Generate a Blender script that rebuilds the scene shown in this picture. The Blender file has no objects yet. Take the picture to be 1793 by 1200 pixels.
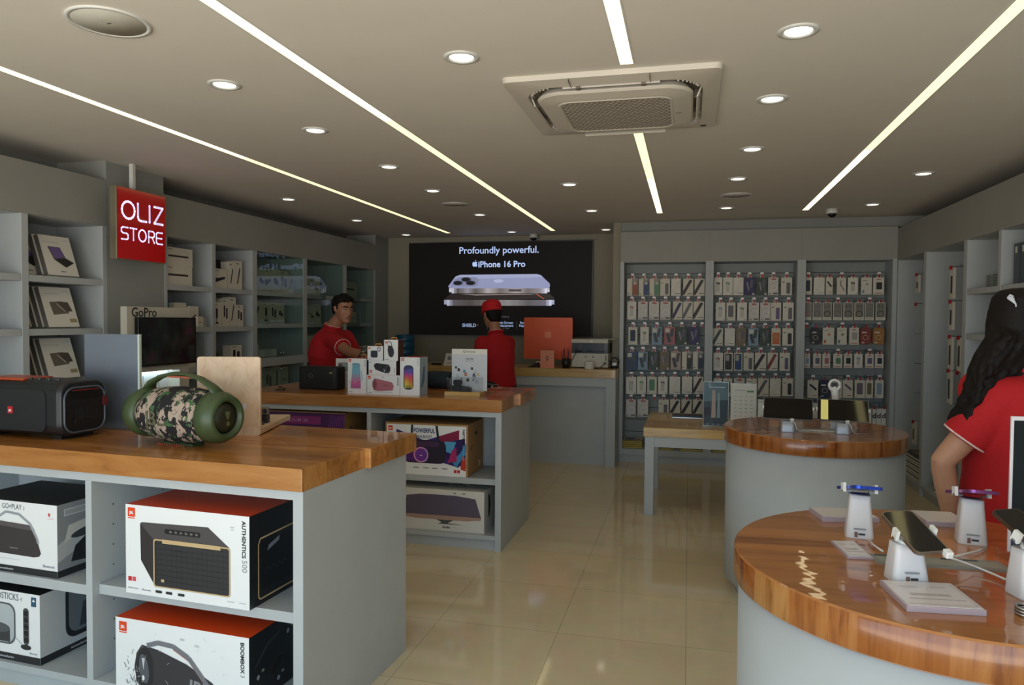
import bpy, bmesh, math, random
from mathutils import Vector, Matrix, noise
S = bpy.context.scene
COL = S.collection
R = math.radians
rnd = random.Random(7)

# ------------------------------------------------------------------ camera
FPX, CX, CY, CAMH = 1272.4, 896.5, 600.0, 1.5
YAW, PITCH, ROLL = .2386, .03085, -.00757
fw = Vector((-math.sin(YAW)*math.cos(PITCH), math.cos(YAW)*math.cos(PITCH), -math.sin(PITCH)))
_rt = Vector((math.cos(YAW), math.sin(YAW), 0)); _dn = fw.cross(_rt)
rt = math.cos(ROLL)*_rt + math.sin(ROLL)*_dn
dn = -math.sin(ROLL)*_rt + math.cos(ROLL)*_dn
cam = bpy.data.objects.new('camera', bpy.data.cameras.new('camera'))
COL.objects.link(cam)
cam.matrix_world = Matrix(((rt.x, -dn.x, -fw.x, 0), (rt.y, -dn.y, -fw.y, 0), (rt.z, -dn.z, -fw.z, CAMH), (0, 0, 0, 1)))
cam.data.sensor_width = 36; cam.data.lens = FPX/1793*36; cam.data.clip_start = .05
S.camera = cam
def ray(x, y): return rt*((x-CX)/FPX) + dn*((y-CY)/FPX) + fw
def onZ(x, y, z):
    d = ray(x, y); t = (z-CAMH)/d.z; return Vector((d.x*t, d.y*t, z))
def onY(x, y, Y):
    d = ray(x, y); t = Y/d.y; return Vector((d.x*t, Y, CAMH+d.z*t))
def onX(x, y, X):
    d = ray(x, y); t = X/d.x; return Vector((X, d.y*t, CAMH+d.z*t))

# ------------------------------------------------------------------ world, daylight through the open shop front, exposure
DAY_SKY, DAY_GROUND = 3.2, 4.4
W = bpy.data.worlds.new('daylight'); S.world = W; W.use_nodes = True
_nt = W.node_tree; bg = _nt.nodes['Background']; bg.inputs['Strength'].default_value = 1.0
_tc = _nt.nodes.new('ShaderNodeTexCoord'); _sx = _nt.nodes.new('ShaderNodeSeparateXYZ'); _rp = _nt.nodes.new('ShaderNodeValToRGB'); _mr = _nt.nodes.new('ShaderNodeMapRange')
_mr.inputs['From Min'].default_value = -1; _mr.inputs['From Max'].default_value = 1; _nt.links.new(_tc.outputs['Generated'], _sx.inputs[0]); _nt.links.new(_sx.outputs['Z'], _mr.inputs['Value'])
_nt.links.new(_mr.outputs[0], _rp.inputs['Fac']); _e = _rp.color_ramp.elements
_e[0].position = .49; _e[0].color = (*[v*DAY_GROUND for v in (1, .97, .90)], 1)      # sunlit street
_e[1].position = .53; _e[1].color = (*[v*DAY_SKY for v in (.52, .78, 1)], 1)        # sky
_nt.links.new(_rp.outputs['Color'], bg.inputs['Color'])
CEIL, XL, XR, YB, YF = 2.55, -3.82, 1.962, 8.85, -1.3
pl = bpy.data.lights.new('daylight_portal', 'AREA'); pl.shape = 'RECTANGLE'; pl.size = 5.6; pl.size_y = 2.3; pl.cycles.is_portal = True
po = bpy.data.objects.new('daylight_portal', pl); COL.objects.link(po); po.location = (-1, YF+.02, 1.17); po.rotation_euler = (R(90), 0, 0)
S.view_settings.view_transform = 'Standard'; S.view_settings.look = 'None'; S.view_settings.exposure = 0.0; S.view_settings.gamma = 1
S.view_settings.use_curve_mapping = False
STRIP_E, SPOT_E = 2.0, 3.0
S.cycles.use_denoising = True; S.cycles.max_bounces = 10; S.cycles.transparent_max_bounces = 16; S.cycles.sample_clamp_indirect = 6
S.cycles.caustics_reflective = False; S.cycles.caustics_refractive = False

# ------------------------------------------------------------------ materials
def lin(c):
    if isinstance(c, str):
        c = c.lstrip('#'); c = [int(c[i:i+2], 16)/255 for i in (0, 2, 4)]
    return tuple((v/12.92 if v <= .04045 else ((v+.055)/1.055)**2.4) for v in c[:3])
_m = {}
def mat(name, col, rough=.5, metal=0, spec=.5, coat=0, em=0, alpha=1, nz=0, nscale=40, bump=0, trans=0):
    if name in _m: return _m[name]
    m = bpy.data.materials.new(name); m.use_nodes = True; nt = m.node_tree; b = nt.nodes['Principled BSDF']
    L = lin(col)
    b.inputs['Base Color'].default_value = (*L, 1); b.inputs['Roughness'].default_value = rough
    b.inputs['Metallic'].default_value = metal; b.inputs['Specular IOR Level'].default_value = spec
    b.inputs['Coat Weight'].default_value = coat; b.inputs['Coat Roughness'].default_value = .08
    b.inputs['Transmission Weight'].default_value = trans
    if em:
        b.inputs['Emission Color'].default_value = (*L, 1); b.inputs['Emission Strength'].default_value = em
    if alpha < 1: b.inputs['Alpha'].default_value = alpha
    if nz or bump:
        tc = nt.nodes.new('ShaderNodeTexCoord'); n = nt.nodes.new('ShaderNodeTexNoise')
        n.inputs['Scale'].default_value = nscale; n.inputs['Detail'].default_value = 3
        nt.links.new(tc.outputs['Object'], n.inputs['Vector'])
        if nz:
            r = nt.nodes.new('ShaderNodeValToRGB'); r.color_ramp.elements[0].position = .3; r.color_ramp.elements[1].position = .7
            r.color_ramp.elements[0].color = (*[v*(1-nz) for v in L], 1); r.color_ramp.elements[1].color = (*[min(1, v*(1+nz)) for v in L], 1)
            nt.links.new(n.outputs['Fac'], r.inputs['Fac']); nt.links.new(r.outputs['Color'], b.inputs['Base Color'])
        if bump:
            bp = nt.nodes.new('ShaderNodeBump'); bp.inputs['Strength'].default_value = bump; bp.inputs['Distance'].default_value = .002
            nt.links.new(n.outputs['Fac'], bp.inputs['Height']); nt.links.new(bp.outputs['Normal'], b.inputs['Normal'])
    _m[name] = m; return m
def C(h, rough=.45): return mat('print_'+h.strip('#')+('' if rough == .45 else '_%d' % int(rough*100)), h, rough)
def glass(name, tint=(.9, .97, .94), refl=1.5, rough=0.0, clear=1.0):
    if name in _m: return _m[name]
    m = bpy.data.materials.new(name); m.use_nodes = True; nt = m.node_tree; nt.nodes.clear()
    o = nt.nodes.new('ShaderNodeOutputMaterial'); mx = nt.nodes.new('ShaderNodeMixShader'); t = nt.nodes.new('ShaderNodeBsdfTransparent')
    g = nt.nodes.new('ShaderNodeBsdfGlossy'); f = nt.nodes.new('ShaderNodeFresnel')
    t.inputs['Color'].default_value = (*tint, 1); g.inputs['Roughness'].default_value = rough; f.inputs['IOR'].default_value = refl
    ge = nt.nodes.new('ShaderNodeNewGeometry'); mf = nt.nodes.new('ShaderNodeMix'); mf.inputs['A'].default_value = refl; mf.inputs['B'].default_value = 1/refl; nt.links.new(ge.outputs['Backfacing'], mf.inputs['Factor']); nt.links.new(mf.outputs['Result'], f.inputs['IOR'])
    nt.links.new(f.outputs[0], mx.inputs[0]); nt.links.new(t.outputs[0], mx.inputs[1]); nt.links.new(g.outputs[0], mx.inputs[2]); nt.links.new(mx.outputs[0], o.inputs[0])
    _m[name] = m; return m
def wood(name, a, b, dark, scale=1.0, axis='X', rough=.2, plank=.14, knots=1.0, coat=.5, bump=.02, bscale=16):
    if name in _m: return _m[name]
    m = bpy.data.materials.new(name); m.use_nodes = True; nt = m.node_tree; P = nt.nodes['Principled BSDF']; N = nt.nodes.new; K = nt.links.new
    tc = N('ShaderNodeTexCoord'); mp = N('ShaderNodeMapping'); K(tc.outputs['Object'], mp.inputs['Vector'])
    if axis == 'Y': mp.inputs['Rotation'].default_value = (0, 0, R(90))
    sep = N('ShaderNodeSeparateXYZ'); K(mp.outputs[0], sep.inputs[0])
    # staves: width PLANK across the grain, random tone each
    dv = N('ShaderNodeMath'); dv.operation = 'DIVIDE'; K(sep.outputs['Y'], dv.inputs[0]); dv.inputs[1].default_value = plank
    fl = N('ShaderNodeMath'); fl.operation = 'FLOOR'; K(dv.outputs[0], fl.inputs[0])
    wn = N('ShaderNodeTexWhiteNoise'); wn.noise_dimensions = '1D'; K(fl.outputs[0], wn.inputs['W'])
    sc = N('ShaderNodeMapping'); sc.inputs['Scale'].default_value = (1.2*scale, 14*scale, 9*scale); K(mp.outputs[0], sc.inputs['Vector'])
    off = N('ShaderNodeVectorMath'); off.operation = 'ADD'; cb = N('ShaderNodeCombineXYZ')
    ml = N('ShaderNodeMath'); ml.operation = 'MULTIPLY'; K(wn.outputs['Value'], ml.inputs[0]); ml.inputs[1].default_value = 37.0
    K(ml.outputs[0], cb.inputs['X']); K(sc.outputs[0], off.inputs[0]); K(cb.outputs[0], off.inputs[1])
    n1 = N('ShaderNodeTexNoise'); n1.inputs['Scale'].default_value = 1.6; n1.inputs['Detail'].default_value = 8; n1.inputs['Roughness'].default_value = .62; n1.inputs['Distortion'].default_value = .7
    K(off.outputs[0], n1.inputs['Vector'])
    r = N('ShaderNodeValToRGB'); e = r.color_ramp.elements; e[0].position = .28; e[0].color = (*lin(dark), 1); e[1].position = .72; e[1].color = (*lin(b), 1)
    q = e.new(.47); q.color = (*lin(a), 1)
    K(n1.outputs['Fac'], r.inputs['Fac'])
    hs = N('ShaderNodeHueSaturation'); K(r.outputs['Color'], hs.inputs['Color'])
    mr = N('ShaderNodeMapRange'); K(wn.outputs['Value'], mr.inputs['Value']); mr.inputs['To Min'].default_value = .78; mr.inputs['To Max'].default_value = 1.15
    K(mr.outputs[0], hs.inputs['Value'])
    # knots
    vo = N('ShaderNodeTexVoronoi'); vo.feature = 'F1'; vm = N('ShaderNodeMapping'); vm.inputs['Scale'].default_value = (2.2, 4.4, 3.0); K(mp.outputs[0], vm.inputs['Vector']); K(vm.outputs[0], vo.inputs['Vector']); vo.inputs['Scale'].default_value = 1.0
    kr = N('ShaderNodeValToRGB'); kr.color_ramp.elements[0].position = .05; kr.color_ramp.elements[0].color = (1, 1, 1, 1); kr.color_ramp.elements[1].position = .12; kr.color_ramp.elements[1].color = (0, 0, 0, 1)
    K(vo.outputs['Distance'], kr.inputs['Fac'])
    km = N('ShaderNodeMath'); km.operation = 'MULTIPLY'; K(kr.outputs['Color'], km.inputs[0]); km.inputs[1].default_value = .75*knots
    mx = N('ShaderNodeMix'); mx.data_type = 'RGBA'; K(km.outputs[0], mx.inputs['Factor']); K(hs.outputs[0], mx.inputs['A']); mx.inputs['B'].default_value = (*[v*.35 for v in lin(dark)], 1)
    K(mx.outputs['Result'], P.inputs['Base Color'])
    P.inputs['Roughness'].default_value = rough; P.inputs['Coat Weight'].default_value = coat; P.inputs['Coat Roughness'].default_value = .03
    n2 = N('ShaderNodeTexNoise'); n2.inputs['Scale'].default_value = bscale; n2.inputs['Detail'].default_value = 2; K(mp.outputs[0], n2.inputs['Vector'])
    bp = N('ShaderNodeBump'); bp.inputs['Strength'].default_value = 1; bp.inputs['Distance'].default_value = bump*.02; K(n2.outputs['Fac'], bp.inputs['Height'])
    K(bp.outputs['Normal'], P.inputs['Normal']); K(bp.outputs['Normal'], P.inputs['Coat Normal'])
    _m[name] = m; return m
def tile_floor():
    m = bpy.data.materials.new('polished_floor_tile'); m.use_nodes = True; nt = m.node_tree; P = nt.nodes['Principled BSDF']; N = nt.nodes.new; K = nt.links.new
    tc = N('ShaderNodeTexCoord'); mp = N('ShaderNodeMapping'); K(tc.outputs['Object'], mp.inputs['Vector']); mp.inputs['Location'].default_value = (.59+.002, -.4, 0)
    br = N('ShaderNodeTexBrick'); br.offset = 0; br.inputs['Scale'].default_value = 1; br.inputs['Brick Width'].default_value = .6; br.inputs['Row Height'].default_value = .6
    br.inputs['Mortar Size'].default_value = .0016; br.inputs['Mortar Smooth'].default_value = .2; br.inputs['Bias'].default_value = 0
    br.inputs['Color1'].default_value = (*lin('#f2dfbb'), 1); br.inputs['Color2'].default_value = (*lin('#eedab5'), 1); br.inputs['Mortar'].default_value = (*lin('#b5a88a'), 1)
    K(mp.outputs[0], br.inputs['Vector'])
    no = N('ShaderNodeTexNoise'); no.inputs['Scale'].default_value = 9; no.inputs['Detail'].default_value = 6; K(tc.outputs['Object'], no.inputs['Vector'])
    mx = N('ShaderNodeMix'); mx.data_type = 'RGBA'; mx.blend_type = 'MULTIPLY'; mx.inputs['Factor'].default_value = .18; K(br.outputs['Color'], mx.inputs['A']); K(no.outputs['Color'], mx.inputs['B'])
    K(mx.outputs['Result'], P.inputs['Base Color']); P.inputs['Roughness'].default_value = .07; P.inputs['Specular IOR Level'].default_value = .6
    return m
LAM = mat('grey_blue_laminate', '#b6bbbd', .5, nz=.03, nscale=6)
LAMF = mat('grey_fascia_laminate', '#9b9a94', .55, nz=.03, nscale=4)
SLAT = mat('slatwall_board', '#939997', .5, nz=.03, nscale=8)
DARKGAP = mat('groove_shadow_line', '#4a4d4e', .7)
CEILM = mat('ceiling_paint', '#e6dfd5', .85, nz=.02, nscale=3)
WALLM = mat('wall_paint', '#9f9887', .8, nz=.02, nscale=3)
WALLG = mat('grey_wall_paint', '#989a96', .8, nz=.02, nscale=3)
WHITE = mat('white_plastic', '#e2e2de', .35)
CREAM = mat('cream_plastic', '#cfcabd', .4)
BLACK = mat('black_plastic', '#17181a', .4)
DKG = mat('dark_grey_plastic', '#2b2d30', .45)
STEEL = mat('steel', '#b8babd', .25, metal=1)
WOODI = wood('honey_wood', '#b67636', '#cb9150', '#84491c', 1.0, plank=.145, rough=.3, coat=.5, bump=.012, knots=.5)
WOODT = wood('amber_wood', '#b8743a', '#cd8a4a', '#7d431c', .8, plank=.2, rough=.35, coat=.9, bump=.075, bscale=9, knots=.8)
WOODR = wood('amber_wood_rim', '#a35f2a', '#bd7d44', '#6b3312', 1.4, plank=.3, rough=.22, coat=.4, knots=0)
WOODP = wood('pale_pine', '#cda45c', '#dab978', '#a87a3c', .9, plank=.2, rough=.3, coat=.3, bump=.006)
WOODB = wood('light_birch_board', '#dcbfa0', '#e6cdb2', '#c9a685', 1.0, axis='Y', plank=3.0, rough=.5, coat=0, knots=0, bump=0)
SKIN = mat('skin', '#a9765a', .5, nz=.05, nscale=30); SKIN2 = mat('fair_skin', '#c08f74', .5, nz=.05, nscale=30)
REDC = mat('red_polo_fabric', '#b3121b', .85, nz=.06, nscale=120, bump=.3); HAIR = mat('black_hair', '#120d0b', .7, spec=.25, nz=.3, nscale=60, bump=.6)
TRIM = mat('pinkish_white_trim', '#e5c9c6', .7); PANT = mat('dark_trousers', '#1d1f26', .8, nz=.1, nscale=90)
REDT = mat('red_clip', '#a8151b', .4); PAPER = mat('paper_white', '#e3dfd6', .7)
CLEAR = glass('clear_acrylic', (.95, .96, .96), 1.45); PANE = glass('cabinet_glass', (.86, .93, .91), 1.42)

# ------------------------------------------------------------------ mesh builder
_txt = {}
def text_mesh(s, bold=0.0):
    k = (s, bold)
    if k not in _txt:
        cu = bpy.data.curves.new('t', 'FONT'); cu.body = s; cu.size = 1; cu.resolution_u = 3; cu.offset = bold
        o = bpy.data.objects.new('t', cu); COL.objects.link(o)
        dg = bpy.context.evaluated_depsgraph_get(); me = bpy.data.meshes.new_from_object(o.evaluated_get(dg))
        vs = [tuple(v.co) for v in me.vertices]; fs = [tuple(p.vertices) for p in me.polygons]
        bpy.data.objects.remove(o); bpy.data.curves.remove(cu); bpy.data.meshes.remove(me)
        _txt[k] = (vs, fs)
    return _txt[k]
class Fr:                                                   # a flat frame: origin, right, up; its normal is right x up
    def __init__(s, o, u, v): s.o, s.u, s.v = Vector(o), Vector(u).normalized(), Vector(v).normalized(); s.n = s.u.cross(s.v)
    def __call__(s, x, y, h=0): return s.o + s.u*x + s.v*y + s.n*h
def front(x0, y, z0): return Fr((x0, y, z0), (1, 0, 0), (0, 0, 1))      # faces -Y
def side(x, y0, z0): return Fr((x, y0, z0), (0, 1, 0), (0, 0, 1))       # faces +X
def back(x0, y, z0): return Fr((x0, y, z0), (-1, 0, 0), (0, 0, 1))      # faces +Y
def top(x0, y0, z): return Fr((x0, y0, z), (1, 0, 0), (0, 1, 0))        # faces +Z
def under(x0, y0, z): return Fr((x0, y0, z), (1, 0, 0), (0, -1, 0))     # faces -Z
class MB:
    def __init__(s): s.v, s.f, s.m, s.s, s.mats, s.T = [], [], [], [], [], None
    def mi(s, m):
        if m not in s.mats: s.mats.append(m)
        return s.mats.index(m)
    def add(s, vs, fs, m, smooth=False):
        b = len(s.v); s.v += [tuple(s.T @ Vector(v)) if s.T else tuple(v) for v in vs]
        k = s.mi(m)
        for f in fs: s.f.append([b+i for i in f]); s.m.append(k); s.s.append(smooth)
        return s
    def box(s, x0, x1, y0, y1, z0, z1, m, **q):
        if x0 > x1: x0, x1 = x1, x0
        if y0 > y1: y0, y1 = y1, y0
        if z0 > z1: z0, z1 = z1, z0
        vs = [(x, y, z) for z in (z0, z1) for y in (y0, y1) for x in (x0, x1)]
        fs = dict(bottom=(0, 2, 3, 1), top=(4, 5, 7, 6), front=(0, 1, 5, 4), back=(2, 6, 7, 3), left=(0, 4, 6, 2), right=(1, 3, 7, 5))
        b = len(s.v); s.v += [tuple(s.T @ Vector(v)) if s.T else v for v in vs]
        for k, f in fs.items(): s.f.append([b+i for i in f]); s.m.append(s.mi(q.get(k, m))); s.s.append(False)
        return s
    def loft(s, rings, m, smooth=True, caps=True, close=False):
        n = len(rings[0]); vs = [p for r in rings for p in r]; fs = []
        K = len(rings)
        for i in range(K if close else K-1):
            j = (i+1) % K
            for a in range(n):
                b = (a+1) % n; fs.append((i*n+a, i*n+b, j*n+b, j*n+a))
        if caps and not close: fs.append(tuple(range(n-1, -1, -1))); fs.append(tuple(range((K-1)*n, K*n)))
        return s.add(vs, fs, m, smooth)
    def tube(s, pts, r, m, seg=8, caps=True, flat=1.0, up=(0, 0, 1)):
        pts = [Vector(p) for p in pts]; rr = r if isinstance(r, (list, tuple)) else [r]*len(pts); rings = []; pn = None
        for i, p in enumerate(pts):
            t = (pts[min(i+1, len(pts)-1)]-pts[max(i-1, 0)]).normalized()
            if pn is None:
                u = Vector(up); u = u-t*u.dot(t)
                if u.length < 1e-3: u = Vector((1, 0, 0)); u = u-t*u.dot(t)
            else: u = pn-t*pn.dot(t)
            u.normalize(); pn = u; w = t.cross(u)
            rings.append([p+(u*math.cos(a*2*math.pi/seg)*flat+w*math.sin(a*2*math.pi/seg))*rr[i] for a in range(seg)])
        return s.loft(rings, m, True, caps)
    def lathe(s, prof, m, o=(0, 0, 0), ax=(0, 0, 1), seg=24, smooth=True, caps=True, sy=1.0):
        o = Vector(o); ax = Vector(ax).normalized(); u = ax.orthogonal().normalized()
        if abs(ax.z) > .99: u = Vector((1, 0, 0))
        w = ax.cross(u)
        return s.loft([[o+ax*h+(u*math.cos(a*2*math.pi/seg)+w*math.sin(a*2*math.pi/seg)*sy)*r for a in range(seg)] for r, h in prof], m, smooth, caps)
    def cyl(s, o, r, h, m, ax=(0, 0, 1), seg=24): return s.lathe([(r, 0), (r, h)], m, o, ax, seg, smooth=False)
    def ball(s, c, r, m, seg=16, rings=10, sc=(1, 1, 1)):
        c = Vector(c); rs = []
        for i in range(1, rings):
            t = math.pi*i/rings
            rs.append([c+Vector((math.sin(t)*math.cos(a*2*math.pi/seg)*sc[0], math.sin(t)*math.sin(a*2*math.pi/seg)*sc[1], -math.cos(t)*sc[2]))*r for a in range(seg)])
        return s.loft(rs, m, True)
    def poly(s, fr, pts, m, h=.0006): return s.add([fr(x, y, h) for x, y in pts], [tuple(range(len(pts)))], m)
    def rect(s, fr, x0, y0, x1, y1, m, h=.0006): return s.poly(fr, [(x0, y0), (x1, y0), (x1, y1), (x0, y1)], m, h)
    def ell(s, fr, cx, cy, rx, ry, m, h=.0006, seg=24, rot=0):
        c, q = math.cos(rot), math.sin(rot)
        return s.poly(fr, [(cx+rx*math.cos(a*2*math.pi/seg)*c-ry*math.sin(a*2*math.pi/seg)*q, cy+rx*math.cos(a*2*math.pi/seg)*q+ry*math.sin(a*2*math.pi/seg)*c) for a in range(seg)], m, h)
    def ringp(s, fr, cx, cy, r, w, m, h=.0006, a0=0, a1=360, seg=28, sy=1.0):
        n = seg; vs = []; 
        for i in range(n+1):
            a = R(a0+(a1-a0)*i/n); vs += [fr(cx+math.cos(a)*r, cy+math.sin(a)*r*sy, h), fr(cx+math.cos(a)*(r-w), cy+math.sin(a)*(r-w)*sy, h)]
        return s.add(vs, [(2*i, 2*i+2, 2*i+3, 2*i+1) for i in range(n)], m)
    def rr(s, fr, x0, y0, x1, y1, r, m, h=.0006, seg=5): return s.poly(fr, rrect(x0, y0, x1, y1, r, seg), m, h)
    def line(s, fr, pts, w, m, h=.0008):
        for (x0, y0), (x1, y1) in zip(pts, pts[1:]):
            dx, dy = x1-x0, y1-y0; l = math.hypot(dx, dy) or 1; ox, oy = -dy/l*w/2, dx/l*w/2
            s.poly(fr, [(x0-ox, y0-oy), (x1-ox, y1-oy), (x1+ox, y1+oy), (x0+ox, y0+oy)], m, h)
        return s
    def prism(s, fr, pts, d, m, h=0, side_m=None):
        n = len(pts); vs = [fr(x, y, h+d) for x, y in pts]+[fr(x, y, h) for x, y in pts]
        s.add(vs, [tuple(range(n)), tuple(range(2*n-1, n-1, -1))], m)
        return s.add(vs, [(i, n+i, n+(i+1) % n, (i+1) % n) for i in range(n)], side_m or m)
    def text(s, fr, t, x, y, size, m, h=.001, align='l', rot=0, bold=0.0, sx=1.0, width=None):
        vs, fs = text_mesh(t, bold)
        if not vs: return s
        mn, mxx = min(v[0] for v in vs), max(v[0] for v in vs); 
        if width: size = width/((mxx-mn)*sx)
        o = {'l': -mn, 'c': -(mn+mxx)/2, 'r': -mxx}[align]; c, q = math.cos(rot), math.sin(rot)
        P = []
        for v in vs:
            a, b = (v[0]+o)*size*sx, v[1]*size; P.append(fr(x+a*c-b*q, y+a*q+b*c, h))
        return s.add(P, fs, m)
def rrect(x0, y0, x1, y1, r, seg=5):
    r = min(r, abs(x1-x0)/2, abs(y1-y0)/2); P = []
    for cx, cy, a0 in ((x1-r, y1-r, 0), (x0+r, y1-r, 90), (x0+r, y0+r, 180), (x1-r, y0+r, 270)):
        for i in range(seg+1):
            a = R(a0+90*i/seg); P.append((cx+r*math.cos(a), cy+r*math.sin(a)))
    return P
def obj(name, mb, parent=None, loc=None, rot=0, bevel=0, label=None, seg=2, sub=0):
    me = bpy.data.meshes.new(name); me.from_pydata(mb.v, [], mb.f)
    for m in mb.mats: me.materials.append(m)
    for p, k, sm in zip(me.polygons, mb.m, mb.s): p.material_index = k; p.use_smooth = sm
    me.validate(); me.update()
    o = bpy.data.objects.new(name, me); COL.objects.link(o)
    if parent: o.parent = parent
    if loc is not None: o.location = loc
    if rot: o.rotation_euler = (0, 0, rot)
    if bevel:
        b = o.modifiers.new('bevel', 'BEVEL'); b.width = bevel; b.segments = seg; b.limit_method = 'ANGLE'; b.angle_limit = R(40)
    if sub:
        b = o.modifiers.new('sub', 'SUBSURF'); b.levels = b.render_levels = sub
    if label: o['label'] = label
    return o
def tag(o, label, cat, group=None):
    o['label'] = label; o['category'] = cat
    if group: o['group'] = group
    return o
def thing(name, label, cat, loc=(0, 0, 0), rot=0, group=None):
    o = bpy.data.objects.new(name, None); COL.objects.link(o); o.empty_display_size = .1
    o.location = loc; o.rotation_euler = (0, 0, rot)
    return tag(o, label, cat, group)
def single(name, mb, label, cat, loc=None, rot=0, group=None, bevel=0, seg=2): return tag(obj(name, mb, None, loc, rot, bevel, seg=seg), label, cat, group)
def struct(name, mb, parent=None, bevel=0):
    o = obj(name, mb, parent, bevel=bevel)
    if not parent: o['kind'] = 'structure'
    return o
ORD = ['first', 'second', 'third', 'fourth', 'fifth', 'sixth', 'seventh', 'eighth', 'ninth', 'tenth']
# ------------------------------------------------------------------ room shell
FLOORM = tile_floor()
struct('floor', MB().box(-4.4, 2.6, YF-.12, 9.1, -.1, 0, FLOORM))
struct('ceiling', MB().box(-4.4, 2.6, YF-.1, 9.1, CEIL, CEIL+.12, CEILM))
struct('wall_left', MB().box(-4.35, -4.22, YF, 9.0, 0, CEIL, WALLG))
struct('wall_right', MB().box(2.36, 2.5, YF, 9.0, 0, CEIL, WALLG))
struct('wall_back', MB().box(-4.3, 2.5, YB, YB+.12, 0, CEIL, WALLM))
struct('trim_2', MB().box(-4.22, XL, 8.45, YB, 0, CEIL, WALLG))              # wall return beside the last glass cabinet
struct('trim_3', MB().box(-.80, -.72, 7.86, YB, 0, CEIL, WALLM).box(-.72, 2.36, 8.16, 8.24, 0, CEIL, WALLG).box(-.80, 2.36, 7.88, 8.16, 2.45, CEIL, WALLG))   # partition behind the slatwall
struct('wall_front', MB().box(-4.3, -3.8, YF-.12, YF, 0, CEIL, WALLM).box(1.8, 2.5, YF-.12, YF, 0, CEIL, WALLM).box(-3.8, 1.8, YF-.12, YF, 2.32, CEIL, WALLM))
PY0, PY1 = 4.13, 4.68
struct('trim_1', MB().box(-4.22, XL-.002, PY0, PY1, 0, CEIL, WALLG))          # pillar between the shelving runs

# ------------------------------------------------------------------ ceiling lights
def emit(name, col, e): return mat(name, col, .5, em=e)
E_W = emit('strip_diffuser_lit_white', '#ffedbc', STRIP_E*1.1); E_Y = emit('strip_diffuser_lit_warm', '#fff0b0', STRIP_E*.8); E_S = emit('downlight_lens_lit', '#fff8e8', SPOT_E)
def strip(segs, x, label, w=.026):
    t = thing('led_strip_light', label, 'ceiling light', (x, segs[0][0], CEIL), 0, 'recessed led strips in the ceiling')
    y0 = segs[0][0]; y1 = segs[-1][1]
    obj('housing', MB().box(-w-.006, -w, 0, y1-y0, -.003, .0, WHITE).box(w, w+.006, 0, y1-y0, -.003, 0, WHITE), t)
    for a, b, m in segs: obj('diffuser', MB().box(-w, w, a-y0, b-y0, -.002, .0, m), t)
k = (CEIL-CAMH)
def cz(x, y): return onZ(x, y, CEIL)
sl = -2.84
strip([(cz(0, 120).y-2.2, cz(430, 277).y, E_W), (cz(430, 277).y, cz(790, 408).y, E_Y)], cz(400, 266).x, 'long led strip nearest the wall with the store sign')
strip([(cz(375, 0).y-2.6, cz(680, 211).y, E_W), (cz(680, 211).y, cz(970, 404).y, E_Y)], cz(670, 204).x, 'long led strip passing over the nearest counter towards the big screen')
ac_y0, ac_y1 = cz(1068, 120).y, cz(1100, 228).y
strip([(cz(1068, 0).y-2.4, cz(1093, 112).y, E_W)], cz(1085, 60).x, 'short led strip running into the near edge of the air conditioner')
strip([(cz(1123, 228).y, cz(1137, 313).y, E_Y), (cz(1137, 313).y, cz(1155, 373).y, E_W)], cz(1137, 305).x, 'led strip starting behind the air conditioner towards the slatwall')
strip([(cz(1788, 10).y-2.6, cz(1521, 262).y, E_Y), (cz(1521, 262).y, cz(1405, 368).y, E_W)], cz(1520, 262).x, 'led strip nearest the shelving with the woman, ending before the slatwall')
SP = {'in the row over the counters': [(393, 148), (552, 228), (681, 292), (758, 334), (840, 376), (896, 406)],
      'in the row over the round tables': [(1398, 54), (1352, 173), (1317, 261), (1292, 313), (1272, 364)],
      'in the middle row': [(808, 100), (997, 323), (1036, 369), (1061, 402)],
      'in the row beside the glass cabinets': [(505, 349), (625, 386), (711, 411)],
      'in the row beside the deep shelving bays': [(1617, 304), (1528, 358)]}
for row, P in SP.items():
    for i, (x, y) in enumerate(P):
        c = cz(x, y)
        t = thing('downlight', 'round lit downlight, %s from the shop front, %s' % (ORD[i], row), 'downlight', (c.x, c.y, CEIL), 0, 'round downlights in the ceiling')
        obj('trim_ring', MB().lathe([(.072, .0), (.072, -.004), (.056, -.007), (.047, -.001), (.047, 0)], WHITE, seg=28, caps=False), t)
        obj('lens', MB().lathe([(.047, 0), (.046, -.0025)], E_S, seg=28), t)
def cspeaker(x, y, r, label):
    c = cz(x, y); t = thing('ceiling_speaker', label, 'speaker', (c.x, c.y, CEIL), 0)
    obj('rim', MB().lathe([(r, 0), (r, -.006), (r-.008, -.006), (r-.016, -.0048), (r-.016, 0)], WHITE, seg=48, caps=False), t, label='white rim')
    obj('grille', MB().lathe([(r-.016, 0), (r-.016, -.0045), (.01, -.0055)], mat('speaker_grille', '#c6c2b6', .7, nz=.15, nscale=700), seg=48), t)
    obj('badge', MB().box(-.008, .008, -.003, .003, -.0072, -.0058, STEEL), t)
cspeaker(191, 38, .137, 'large round ceiling speaker over the black party speaker')
cspeaker(797, 358, .125, 'round ceiling speaker far back between the two long strips')
cspeaker(1289, 342, .125, 'round ceiling speaker near the slatwall, between two downlights')
def ccam(p, label):
    t = thing('dome_camera', label, 'security camera', (p.x, p.y, p.z), 0, 'white dome cameras')
    obj('base', MB().lathe([(.05, 0), (.052, -.035), (.045, -.045)], WHITE), t)
    obj('dome', MB().lathe([(.040, -.045), (.036, -.06), (.022, -.075), (.004, -.08)], mat('dark_dome', '#101113', .08), seg=20), t, label='dark glossy dome')
ccam(cz(1457, 366), 'white dome camera on the ceiling before the slatwall')
ccam(Vector((onY(934, 408, 8.72).x, 8.72, CEIL)), 'white dome camera on the ceiling above the big screen')

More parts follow.
